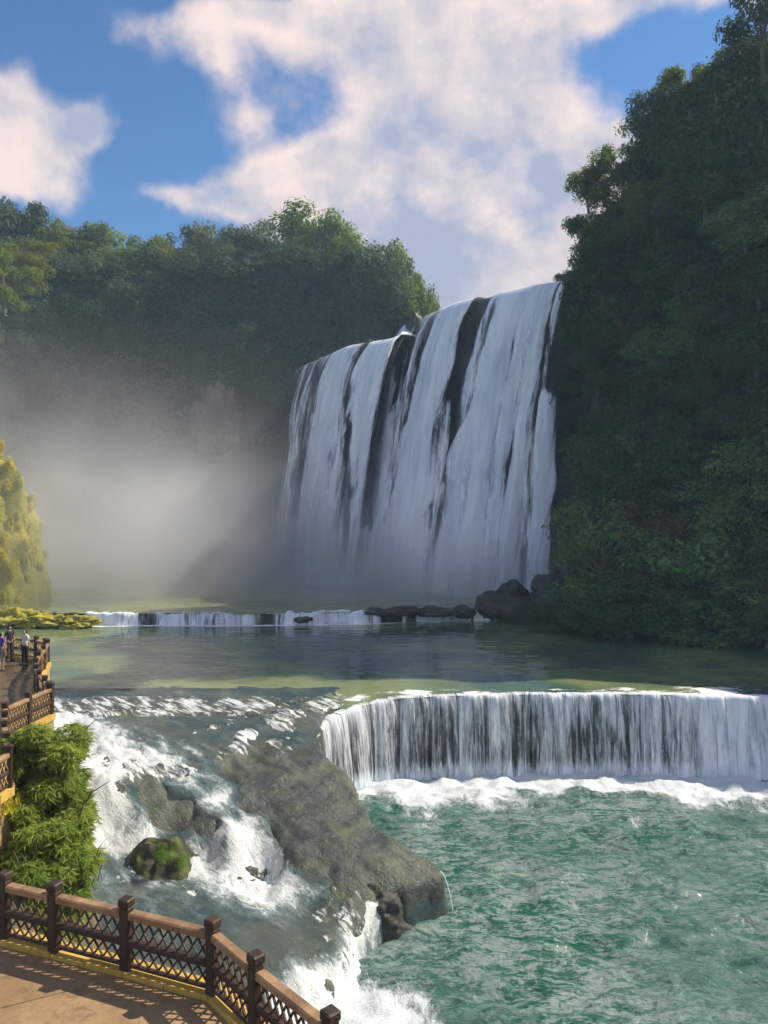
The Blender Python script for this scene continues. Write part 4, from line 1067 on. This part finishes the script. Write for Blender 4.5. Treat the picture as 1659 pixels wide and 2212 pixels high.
# ------------------------------------------------------------------ walkway, kerb, wall
DZ = 9.8
OUT = [(1.6,7.0),(.35,8.25),(-.65,9.36),(-1.75,10.56),(-2.54,11.47),(-4.02,12.07),(-5.36,12.58),(-6.35,12.95),(-7.9,13.55),(-9.2,14.9),(-9.85,17.3),(-9.7,20.0),(-11.0,22.4),(-12.0,24.5),(-11.9,25.9),(-11.75,27.3),
       (-12.5,28.5),(-13.2,29.6),(-13.8,30.7),(-14.35,31.9),(-14.95,33.5),(-15.4,35.0),(-15.95,36.7),(-16.9,37.6),(-18.4,38.3),(-20.3,38.7),(-23,38.9)]
def stone_mat(name, c1, c2, stain, rough=(.6, .9), scale=1.0, wet=False, chips=None):
    m, t, out = new_mat(name); p = t.pos()
    a = t.noise(p, .8*scale, 6, .62, .4); b = t.noise(p, 6*scale, 8, .65); c = t.noise(p, 40*scale, 3, .6)
    col = t.mix(t.ramp(a, .35, .65), c1, c2)
    col = t.mix(t.ramp(b, .46, .72, 0, .6), col, stain)
    col = t.mix(t.ramp(c, .5, .75, 0, .25), col, tuple(x*1.4 for x in c2))
    rgh = t.ramp(a, .3, .7, rough[0], rough[1])
    if wet:
        wy = t.ramp(t.m('ADD', t.sep(p)[1], t.m('MULTIPLY', a, 6)), 22, 27)
        col = t.mix(wy, col, t.mix(.65, col, (0.03, 0.032, 0.03)))
        rgh = t.m('SUBTRACT', rgh, t.m('MULTIPLY', wy, .55), clamp=True)
    if chips:
        col = t.mix(t.ramp(t.noise(p, 17*scale, 6, .7, .5), .57, .63, 0, .75), col, chips)
    else:
        col = t.mix(t.ramp(t.noise(p, 1.7*scale, 7, .7, .8), .54, .66, 0, .55), col, tuple(x*.8 for x in stain))
    h = t.m('ADD', b, t.m('MULTIPLY', c, .4))
    t.l.new(t.principled(Base_Color=col, Roughness=rgh, Normal=t.bump(h, .5, .02)), out.inputs[0])
    return m
MAT_DECK = stone_mat('deck_concrete', (.25, .155, .075), (.33, .215, .11), (.13, .08, .042), wet=True)
MAT_KERB = stone_mat('kerb_sunlit_yellow', (.52, .33, .06), (.60, .40, .10), (.30, .20, .05))  # kerb concrete with the sun's yellow put into its colour
MAT_WALL = stone_mat('retaining_wall_stone', (.34, .24, .12), (.40, .29, .15), (.17, .12, .06))
MAT_RAIL = stone_mat('rail_painted_concrete', (.026, .012, .007), (.052, .026, .014), (.015, .008, .006), (.45, .75), 2.2, chips=(.13, .085, .055))
MAT_RAILTOP = stone_mat('rail_worn_concrete', (.19, .105, .05), (.36, .225, .12), (.07, .035, .02), (.5, .8), 2.0, chips=(.34, .25, .18))
MAT_LATT_SUN = stone_mat('lattice_sunlit_tone', (.42, .28, .12), (.50, .35, .16), (.24, .15, .07), (.5, .8), 2.0)  # far lattice: same concrete, sunlight painted in as a lighter ochre
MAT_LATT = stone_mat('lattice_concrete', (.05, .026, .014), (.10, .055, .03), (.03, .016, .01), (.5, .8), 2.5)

O = np.array(OUT)
tgo = np.gradient(O, axis=0); tgo /= np.linalg.norm(tgo, axis=1, keepdims=True)
no = np.stack([tgo[:, 1], -tgo[:, 0]], -1)               # outward (river side) for this direction
mid_in = O.mean(0)
if (no[5] @ (np.array([0, 30])-O[5])) < 0: no = -no
def strip_prism(name, inner, outer, z0, z1, mat, parent=None):
    n = len(inner)
    V = np.concatenate([np.c_[inner, np.full(n, z1)], np.c_[outer, np.full(n, z1)], np.c_[outer, np.full(n, z0)], np.c_[inner, np.full(n, z0)]])
    F = []
    for i in range(n-1):
        for a in range(4):
            b = (a+1) % 4
            F.append((a*n+i, a*n+i+1, b*n+i+1, b*n+i))
    F.append((0, n, 2*n, 3*n)); F.append((n-1, 4*n-1, 3*n-1, 2*n-1))
    me = mesh_data(name, V, F, None, False)
    bm = bmesh.new(); bm.from_mesh(me); bmesh.ops.recalc_face_normals(bm, faces=bm.faces[:])
    bm.to_mesh(me); bm.free()
    return link(name, me, mat, parent)
walk = empty('walkway', (-8, 12, DZ)); tag(walk, kind='structure')
# slabs: deck split by joints running inland from the edge
cuts = [0, 3, 5, 8, 11, 15, 20, 26]
inl = np.array([[-9.5+0*i, 3.0] for i in range(len(O))], float)
for i in range(len(O)):
    inl[i] = [-10.5-13*min(i/14, 1), np.interp(i, [0, 8, 14, 26], [2.5, 9, 18, 34])]
for a, b in zip(cuts[:-1], cuts[1:]):
    oo = O[a:b+1]-no[a:b+1]*0.12; ii = inl[a:b+1]
    g_ = .012
    d0 = (oo[1]-oo[0])/np.linalg.norm(oo[1]-oo[0])*g_; d1 = (oo[-1]-oo[-2])/np.linalg.norm(oo[-1]-oo[-2])*g_
    oo = oo.copy(); ii = ii.copy(); oo[0] += d0; ii[0] += d0; oo[-1] -= d1; ii[-1] -= d1
    s_ = strip_prism('slab', ii, oo, DZ-.3, DZ, MAT_DECK); to_parent(s_, walk)
un = strip_prism('slab_base', inl, O-no*.1, DZ-.7, DZ-.31, MAT_WALL); to_parent(un, walk)
# kerb stones along the edge
kb = empty('kerb', (O[4][0], O[4][1], DZ)); tag(kb, kind='structure')
for i in range(len(O)-1):
    L = np.linalg.norm(O[i+1]-O[i]); nseg = max(1, round(L/.75))
    for k in range(nseg):
        f0, f1 = k/nseg+.006, (k+1)/nseg-.006
        A_, B_ = O[i]*(1-f0)+O[i+1]*f0, O[i]*(1-f1)+O[i+1]*f1
        nA, nB = no[i]*(1-f0)+no[i+1]*f0, no[i]*(1-f1)+no[i+1]*f1
        s_ = strip_prism('kerb_stone', np.array([A_-nA*.11, B_-nB*.11]), np.array([A_+nA*(.27 if i < 8 else .15), B_+nB*(.27 if i < 8 else .15)]), DZ-.12, DZ+.085+.008*rg.normal(), MAT_KERB)
        to_parent(s_, kb)
wl = strip_prism('retaining_wall', O-no*.1, O+no*np.where(np.arange(len(O)) < 9, .20, .09)[:, None], 4.0, DZ-.125, MAT_WALL)
tag(wl, 'ochre stone retaining wall under the edge of the riverside walkway', 'wall')

# near bank terrain below the walkway
X2, Y2 = np.meshgrid(np.arange(-30, 3.5, .3), np.arange(5, 60, .3), indexing='ij')
inside = in_poly(X2, Y2, [tuple(q) for q in O]+[(-40, 38.9), (-40, 0), (1.6, 0)])
dO = poly_dist(X2, Y2, [tuple(q) for q in O])*np.where(inside, -1, 1)
slope_len = np.interp(Y2, [8, 14, 22, 30, 36, 45], [7, 7, 5.0, 2.2, 1.6, 2.5])
top_z = np.interp(Y2, [8, 18, 24, 30, 38], [8.2, 8.2, 7.6, 6.4, 5.8])
Zb = top_z-(top_z+1.2)*sstep(dO, 0.0, slope_len)
Zb = np.where(inside, np.minimum(top_z, 8.4), Zb)+0.22*fbm(np.stack([X2, Y2, X2*0], -1), .5, 4, .55, 6)
tag(grid_obj('river_bank', np.stack([X2, Y2, Zb], -1), MAT_BANK), kind='structure')
def bank_z(x, y):
    return float(Zb[int(np.clip((x+30)/.3, 0, X2.shape[0]-1)), int(np.clip((y-5)/.3, 0, X2.shape[1]-1))])

# ------------------------------------------------------------------ railings
def bevel_box(name, sx, sy, sz, bev, mat, z0=True, rough=0.0, seed=0):
    bm = bmesh.new(); bmesh.ops.create_cube(bm, size=1)
    for v in bm.verts: v.co = Vector((v.co.x*sx, v.co.y*sy, (v.co.z+(.5 if z0 else 0))*sz))
    bmesh.ops.bevel(bm, geom=bm.edges[:], offset=bev, segments=1, affect='EDGES', profile=.5)
    me = bpy.data.meshes.new(name); bm.to_mesh(me); bm.free(); me.materials.append(mat)
    return me
ME_POST = bevel_box('post', .17, .17, 1.05, .02, MAT_RAIL)
ME_CAP = bevel_box('post_cap', .20, .20, .13, .02, MAT_RAIL)
ME_RAIL = bevel_box('top_rail', 1.0, .17, .12, .022, MAT_RAILTOP, False)
ME_RAILF = bevel_box('mid_rail', 1.0, .11, .10, .02, MAT_RAIL, False)
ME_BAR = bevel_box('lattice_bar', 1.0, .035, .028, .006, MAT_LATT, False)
def railing(name, pts, label, fine=True, group=None):
    pts = [np.array(p_) for p_ in pts]
    root = empty(name, (pts[0][0], pts[0][1], DZ+.0)); tag(root, label, 'railing', group)
    base = Vector(root.location)
    def put(nm, me, loc, rot=(0, 0, 0), scale=(1, 1, 1), par=None):
        o = bpy.data.objects.new(nm, me); COL.objects.link(o); o.parent = par or root
        o.location = Vector(loc)-(base if par is None else Vector((0, 0, 0))); o.rotation_euler = rot; o.scale = scale
        return o
    for i, p_ in enumerate(pts):
        a = pts[min(i+1, len(pts)-1)]-pts[max(i-1, 0)]; ang = math.atan2(a[1], a[0])
        po = put('post', ME_POST, (p_[0], p_[1], DZ+.0), (0, 0, ang+.01*rg.normal()))
        put('post_cap', ME_CAP, (0, 0, 1.051), (0, 0, 0), (1, 1, 1), po)
    for p0, p1 in zip(pts[:-1], pts[1:]):
        d = p1-p0; L = np.linalg.norm(d); ang = math.atan2(d[1], d[0]); u = d/L; mid = (p0+p1)/2
        span = L-.16
        put('top_rail', ME_RAIL, (mid[0], mid[1], DZ+.93), (0, 0, ang), (span, 1, 1))
        put('mid_rail', ME_RAILF, (mid[0], mid[1], DZ+.50), (0, 0, ang), (span, 1.35, 1))
        put('bottom_rail', ME_RAILF, (mid[0], mid[1], DZ+.145), (0, 0, ang), (span, .7, .55))
        nx = max(4, round(span/.172)); pitch = span/nx
        segs = []
        for (z0, z1) in ((.175, .45), (.55, .87)):
            for k in range(nx):
                for s in (1, -1):
                    c = p0+u*(.08+pitch*(k+.5)); hgt = z1-z0
                    segs.append((c, (z0+z1)/2, math.atan2(hgt, pitch*s*1.15), math.hypot(hgt, pitch*1.15), s))
        if fine:
            for c, zc_, el, ln, s in segs:
                o = bpy.data.objects.new('lattice_bar', ME_BAR); COL.objects.link(o); o.parent = root
                off = np.array([-u[1], u[0]])*.012*s
                o.matrix_local = Matrix.Translation(Vector((c[0]+off[0], c[1]+off[1], DZ+zc_))-base) @ Matrix.Rotation(ang, 4, 'Z') @ Matrix.Rotation(-el, 4, 'Y') @ Matrix.Diagonal((ln, 1, 1, 1))
        else:
            Vv, Fv = [], []; off_ = 0
            bv = np.array([v.co[:] for v in ME_BAR.vertices]); bf = [list(p_.vertices) for p_ in ME_BAR.polygons]
            for c, zc_, el, ln, s in segs:
                M = np.array(Matrix.Translation(Vector((c[0]-u[1]*.012*s, c[1]+u[0]*.012*s, DZ+zc_))-base) @ Matrix.Rotation(ang, 4, 'Z') @ Matrix.Rotation(-el, 4, 'Y') @ Matrix.Diagonal((ln, 1, 1, 1)))
                Vv.append(bv @ M[:3, :3].T+M[:3, 3]); Fv += [[q+off_ for q in f] for f in bf]; off_ += len(bv)
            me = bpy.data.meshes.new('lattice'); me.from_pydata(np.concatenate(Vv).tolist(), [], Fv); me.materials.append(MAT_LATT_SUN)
            lo_ = link('lattice', me, None, root); tag(lo_, kind='stuff')
    return root
def dens_pts(pts, step):
    out_ = [np.array(pts[0])]
    for a, b in zip(pts[:-1], pts[1:]):
        a, b = np.array(a), np.array(b); k = max(1, round(np.linalg.norm(b-a)/step))
        out_ += [a+(b-a)*(j+1)/k for j in range(k)]
    return out_
railing('railing', OUT[8::-1], 'dark brown lattice railing along the foreground walkway edge', True)
railing('railing', dens_pts(OUT[9:16], 1.5), 'sunlit ochre lattice railing beside the green bush at the left edge', False, 'far railings')
railing('railing', dens_pts([tuple(np.array(OUT[15])+np.array([-.2, .25]))]+OUT[16:23], 1.35), 'brown railing along the far walkway beside the pool', False, 'far railings')
railing('railing', dens_pts([tuple(np.array(OUT[22])+np.array([-.2, .2]))]+OUT[23:], 1.5), 'dark railing at the far end behind the person in the white top', False, 'far railings')

# ------------------------------------------------------------------ bush by the walkway, tufts
def bamboo_bush(loc, h, wdt, n_groups, seed, label):
    rg = np.random.default_rng(seed)
    root = empty('bamboo_bush', loc); tag(root, label, 'bush')
    parts = []; tips = []
    for i in range(26):
        a = rg.random()*6.28; r0 = rg.random()*.5; top = h*(.55+.42*rg.random()); sp = wdt*.5*(.25+.75*rg.random())
        p0 = np.array([np.cos(a)*r0, np.sin(a)*r0, -.3]); p3 = np.array([np.cos(a)*sp, np.sin(a)*sp, top*.9])
        p1 = p0*.7+p3*.3+np.array([0, 0, top*.28]); p2 = p0*.3+p3*.7+np.array([0, 0, top*.22])
        pth = np.array([p0, p1, p2, p3]); parts.append(tube(pth, [.03, .025, .018, .008], 5))
        for t_ in rg.random(3)*.7+.3: tips.append(np.array([np.interp(t_, [0, .33, .66, 1], pth[:, k]) for k in range(3)]))
    tv, tf = merge(parts); link('stem', mesh_data('stem', tv, tf), MAT_BARK, root)
    lob = 60
    tips = rg.normal(size=(lob, 3)); tips /= np.linalg.norm(tips, axis=1, keepdims=True); tips *= rg.random((lob, 1))**.4*.82
    tips = tips*np.array([wdt*.5, wdt*.5, h*.46])*np.where(tips[:, 2:] > 0, 1-.45*np.maximum(tips[:, 2:], 0)*np.array([1, 1, 0]), 1)+np.array([0, 0, h*.5])
    k = rg.choice(lob, n_groups)
    dd = rg.normal(size=(n_groups, 3)); dd[:, 2] += .3; dd /= np.linalg.norm(dd, axis=1, keepdims=True)
    C = tips[k]+dd*(.35+.65*rg.random((n_groups, 1))**.5)*(.34+.3*rg.random(lob)[k][:, None])*np.array([1, 1, .75])
    tone = rg.random(lob)[k]
    Vs, Ts = [], []
    for j in range(6):                                    # each group is a drooping fan of narrow leaves
        az = rg.random(n_groups)*6.28
        a = np.stack([np.cos(az), np.sin(az), .25-.95*rg.random(n_groups)], -1); a /= np.linalg.norm(a, axis=1, keepdims=True)
        b = np.cross(a, np.array([0, 0, 1.0])+.4*rg.normal(size=(n_groups, 3))); b /= np.linalg.norm(b, axis=1, keepdims=True)
        L = (.15+.13*rg.random(n_groups))[:, None]; W = L*.19
        q = np.stack([C, C+a*L*.4+b*W*.5, C+a*L+np.array([0, 0, -.03]), C+a*L*.4-b*W*.5], 1)
        Vs.append(q.reshape(-1, 3)); Ts.append(np.repeat(np.clip(.55*tone+.45*rg.random(n_groups), 0, 1), 4))
    V = np.concatenate(Vs)
    link('foliage', mesh_data('foliage', V, np.arange(len(V)).reshape(-1, 4), {'tint': np.concatenate(Ts)}, False), LEAF['bamboo'], root)
    return root
bamboo_bush((-9.4, 21.3, 5.4), 6.7, 3.9, 12000, 5, 'big leafy bamboo like bush sunlit below the walkway at the left')
bamboo_bush((-8.95, 19.9, 5.2), 4.3, 3.1, 6000, 6, 'lower clump of narrow leaved green bush in front of the big bush')
def grass_tuft(name, loc, n, h, mat, seed, label, spread=.3):
    rg = np.random.default_rng(seed)
    az = rg.random(n)*6.28; b0 = rg.normal(size=(n, 2))*spread*.35
    base = np.c_[b0, np.zeros(n)]; lean = .25+.6*rg.random(n)
    tip = base+np.stack([np.cos(az)*lean*h, np.sin(az)*lean*h, h*(.5+.5*rg.random(n))], -1)
    mid = (base+tip)/2+np.array([0, 0, .18*h]); wv = np.stack([-np.sin(az), np.cos(az), 0*az], -1)*.014
    V = np.stack([base-wv, base+wv, mid+wv, mid-wv, tip], 1).reshape(-1, 3)
    k = np.arange(n)[:, None]*5
    F = np.concatenate([k+np.array([[0, 1, 2, 3]]), k+np.array([[3, 2, 4, 4]])])
    F4 = F[:n]; 
    me = bpy.data.meshes.new(name)
    me.from_pydata(V.tolist(), [], F4.tolist()+[list(f[:3]) for f in F[n:]])
    a_ = me.attributes.new('tint', 'FLOAT', 'POINT'); a_.data.foreach_set('value', np.repeat(rg.random(n), 5).astype(np.float32))
    o = link(name, me, LEAF[mat], None, loc); tag(o, label, 'grass'); return o
q = at_d(128, 1875, 20.4); grass_tuft('dry_grass', (q[0], q[1], q[2]-.5), 260, .95, 'brown', 3, 'dry brown grass tuft at the foot of the big green bush', 1.0)
q = at_d(8, 1745, 19.7); grass_tuft('fern_tuft', (q[0], q[1], q[2]-.1), 160, .45, 'moss', 4, 'bright yellow fern tuft on the ochre wall at the left edge', .5)

# ------------------------------------------------------------------ people
def cloth(name, c, rough=.8):
    m, t, out = new_mat(name); p = t.pos()
    col = t.mix(t.ramp(t.noise(p, 9, 5, .6), .35, .65), tuple(x*.8 for x in c), c)
    t.l.new(t.principled(Base_Color=col, Roughness=rough, Normal=t.bump(t.noise(p, 14, 4, .6), .4, .02)), out.inputs[0]); return m
M_SKIN = cloth('skin', (.42, .25, .17), .55); M_HAIR = cloth('hair', (.012, .010, .009), .45)
def skinned(name, verts, edges, radii, mat, parent, root_i=0, sub=2):
    me = bpy.data.meshes.new(name); me.from_pydata([tuple(v) for v in verts], edges, [])
    me.materials.append(mat)
    o = link(name, me, None, parent)
    sm = o.modifiers.new('skin', 'SKIN'); sm.use_smooth_shade = True
    for i, r_ in enumerate(radii):
        sv = me.skin_vertices[0].data[i]; sv.radius = (r_, r_) if not isinstance(r_, tuple) else r_; sv.use_root = (i == root_i)
    ss = o.modifiers.new('sub', 'SUBSURF'); ss.levels = sub; ss.render_levels = sub
    return o
def person(loc, rz, h, top_c, bot_c, pose, label, skirt=False, shorts=False, longhair=True):
    root = empty('person', loc, rz); tag(root, label, 'person', 'visitors on the walkway')
    k = h/1.70; s = lambda *a: tuple(x*k for x in a)
    la, ra = pose
    V = [(0,0,.94),(0,0,1.10),(0,.01,1.30),(0,.01,1.43),(0,0,1.50),(0,-.01,1.58),(0,-.015,1.655),
         (.10,0,.90),(.105,-.01,.50),(.11,.02,.08),(.115,-.11,.03),
         (-.10,0,.90),(-.105,-.01,.50),(-.11,.02,.08),(-.115,-.11,.03),
         (.17,.01,1.40),la[0],la[1],la[2],(-.17,.01,1.40),ra[0],ra[1],ra[2]]
    E = [(0,1),(1,2),(2,3),(3,4),(4,5),(5,6),(0,7),(7,8),(8,9),(9,10),(0,11),(11,12),(12,13),(13,14),(3,15),(15,16),(16,17),(17,18),(3,19),(19,20),(20,21),(21,22)]
    rr_ = [(.13,.10),(.115,.09),(.14,.10),(.09,.075),.048,(.074,.088),(.062,.075),.085,.056,.038,.030,.085,.056,.038,.030,.052,.04,.03,.032,.052,.04,.03,.032]
    for hand, el in ((18, 17), (22, 21)):
        d = np.array(V[hand])-np.array(V[el]); d /= np.linalg.norm(d); sd = np.cross(d, [0, 0, 1.0]); sd = sd/np.linalg.norm(sd) if np.linalg.norm(sd) > .1 else np.array([1., 0, 0])
        for fi, (oo, ln) in enumerate(((-.032,.06),(-.011,.085),(.011,.09),(.032,.075))):
            b_ = np.array(V[hand])+d*.045+sd*oo; i0 = len(V)
            V += [tuple(b_), tuple(b_+d*ln*.5+np.array([0, -.006, 0])), tuple(b_+d*ln+np.array([0, -.016, -.01]))]; E += [(hand, i0), (i0, i0+1), (i0+1, i0+2)]; rr_ += [.010, .009, .007]
        b_ = np.array(V[hand])+sd*.045+d*.01; i0 = len(V); V += [tuple(b_), tuple(b_+d*.05+sd*.012)]; E += [(hand, i0), (i0, i0+1)]; rr_ += [.011, .009]
    i0 = len(V); V += [(0, -.105, 1.575)]; E += [(5, i0)]; rr_ += [.012]        # nose
    skinned('body', [s(*v) for v in V], E, [tuple(x*k for x in r_) if isinstance(r_, tuple) else r_*k for r_ in rr_], M_SKIN, root)
    # shirt
    T = [(0,0,.88),(0,0,1.10),(0,.01,1.30),(0,.01,1.425),(.175,.01,1.40),tuple(np.array(V[15])*.35+np.array(V[16])*.65),(-.175,.01,1.40),tuple(np.array(V[19])*.35+np.array(V[20])*.65)]
    skinned('shirt', [s(*v) for v in T], [(0,1),(1,2),(2,3),(3,4),(4,5),(3,6),(6,7)], [tuple(x*k for x in r_) if isinstance(r_, tuple) else r_*k for r_ in [(.150,.118),(.135,.108),(.157,.117),(.098,.085),.067,.058,.067,.058]], cloth('shirt_cloth', top_c), root)
    zb_ = .42 if shorts else .09
    Q = [(0,0,1.02),(.10,0,.88),(.107,-.008,.5),(.11,.015,zb_),(-.10,0,.88),(-.107,-.008,.5),(-.11,.015,zb_)]
    if shorts: Q[2] = (.106,-.006,.62); Q[5] = (-.106,-.006,.62)
    skinned('shorts' if shorts else 'trousers', [s(*v) for v in Q], [(0,1),(1,2),(2,3),(0,4),(4,5),(5,6)], [tuple(x*k for x in r_) if isinstance(r_, tuple) else r_*k for r_ in [(.145,.115),.105,.085,.075,.105,.085,.075]], cloth('trouser_cloth', bot_c), root)
    Hh_ = [(0,.02,1.66),(0,.05,1.60),(0,.06,1.50 if not longhair else 1.40)]
    skinned('hair', [s(*v) for v in Hh_], [(0,1),(1,2)], [(.085*k,.085*k),(.088*k,.075*k),(.06*k,.035*k)], M_HAIR, root)
    for sx in (-1, 1):
        sh_ = bevel_box('shoe', .09*k, .25*k, .08*k, .025*k, cloth('shoe_leather', (.05, .045, .045)))
        link('shoe', sh_, None, root, s(.112*sx, -.05, .0))
POSE_RAIL = (((.26,-.02,1.15),(.42,-.06,1.02),(.50,-.10,1.02)), ((-.24,.02,1.13),(-.22,-.10,.92),(-.20,-.14,.86)))
POSE_DOWN = (((.22,.02,1.12),(.23,-.04,.88),(.23,-.06,.80)), ((-.22,.02,1.12),(-.23,-.04,.88),(-.23,-.06,.80)))
q = at_z(54, 1437, DZ); person((q[0], q[1], DZ), R(-25), 1.68, (.62, .62, .66), (.010, .010, .014), POSE_RAIL, 'person in white top and black trousers leaning beside the far railing')
q = at_z(3, 1449, DZ); person((q[0], q[1], DZ), R(150), 1.76, (.10, .05, .33), (.22, .22, .20), POSE_DOWN, 'person in purple shirt and grey shorts at the left edge of the walkway', shorts=True, longhair=False)
q = at_z(12, 1432, DZ); person((q[0], q[1]+.4, DZ), R(60), 1.72, (.02, .018, .02), (.05, .035, .03), POSE_DOWN, 'dark haired person in black behind the person in purple')

# ------------------------------------------------------------------ mist of the falls
mM, t, out = new_mat('waterfall_mist')
p = t.pos()
blob = None
for (c, r_, am) in [((-46,112,11),(30,22,12),1.0),((-18,116,10),(22,16,9),1.25),((2,100,6.5),(26,12,6),2.6),((-68,112,22),(22,22,15),.36),((-40,122,22),(24,18,13),.22),((-46,98,8),(24,13,9),1.1)]:
    q = t.v('DIVIDE', t.v('SUBTRACT', p, c), r_)
    e = t.m('MULTIPLY', t.m('EXPONENT', t.m('MULTIPLY', t.v('DOT_PRODUCT', q, q), -1.0)), am)
    blob = e if blob is None else t.m('ADD', blob, e)
nz_ = t.noise(p, 0.055, 3, .6, 0)
dn = t.m('MULTIPLY', blob, t.ramp(nz_, .30, .72, .25, 1.7))
x_, y_, z_ = t.sep(p)
dn = t.m('MULTIPLY', dn, t.m('MULTIPLY', t.ramp(y_, 82, 96), t.m('MULTIPLY', t.ramp(z_, 74, 50), t.m('MULTIPLY', t.ramp(x_, 40, 26), t.ramp(x_, -118, -100)))))
dn = t.m('MULTIPLY', dn, 0.044)
pv = t.new('ShaderNodeVolumePrincipled'); pv.inputs['Color'].default_value = (.96, .98, 1, 1); pv.inputs['Anisotropy'].default_value = .25
t.l.new(dn, pv.inputs['Density']); t.l.new(pv.outputs[0], out.inputs['Volume'])
def box_mesh(name, a, b):
    x0, y0, z0 = a; x1, y1, z1 = b
    V = [(x0,y0,z0),(x1,y0,z0),(x1,y1,z0),(x0,y1,z0),(x0,y0,z1),(x1,y0,z1),(x1,y1,z1),(x0,y1,z1)]
    return mesh_data(name, V, [(3,2,1,0),(4,5,6,7),(0,1,5,4),(1,2,6,5),(2,3,7,6),(3,0,4,7)], None, False)
tag(link('mist', box_mesh('mist', (-120, 81, 5.0), (42, 160, 76)), mM), 'pale mist rising from the foot of the waterfall', 'mist', kind='stuff')

mH, t, out = new_mat('haze_air')
pv = t.new('ShaderNodeVolumePrincipled'); pv.inputs['Color'].default_value = (.50, .72, 1, 1); pv.inputs['Density'].default_value = 0.0005; pv.inputs['Anisotropy'].default_value = .1
t.l.new(pv.outputs[0], out.inputs['Volume'])
tag(link('haze', box_mesh('haze', (-2600, -2600, -6.2), (2600, 2600, 90)), mH), 'thin blue air over the gorge', 'haze', kind='stuff')
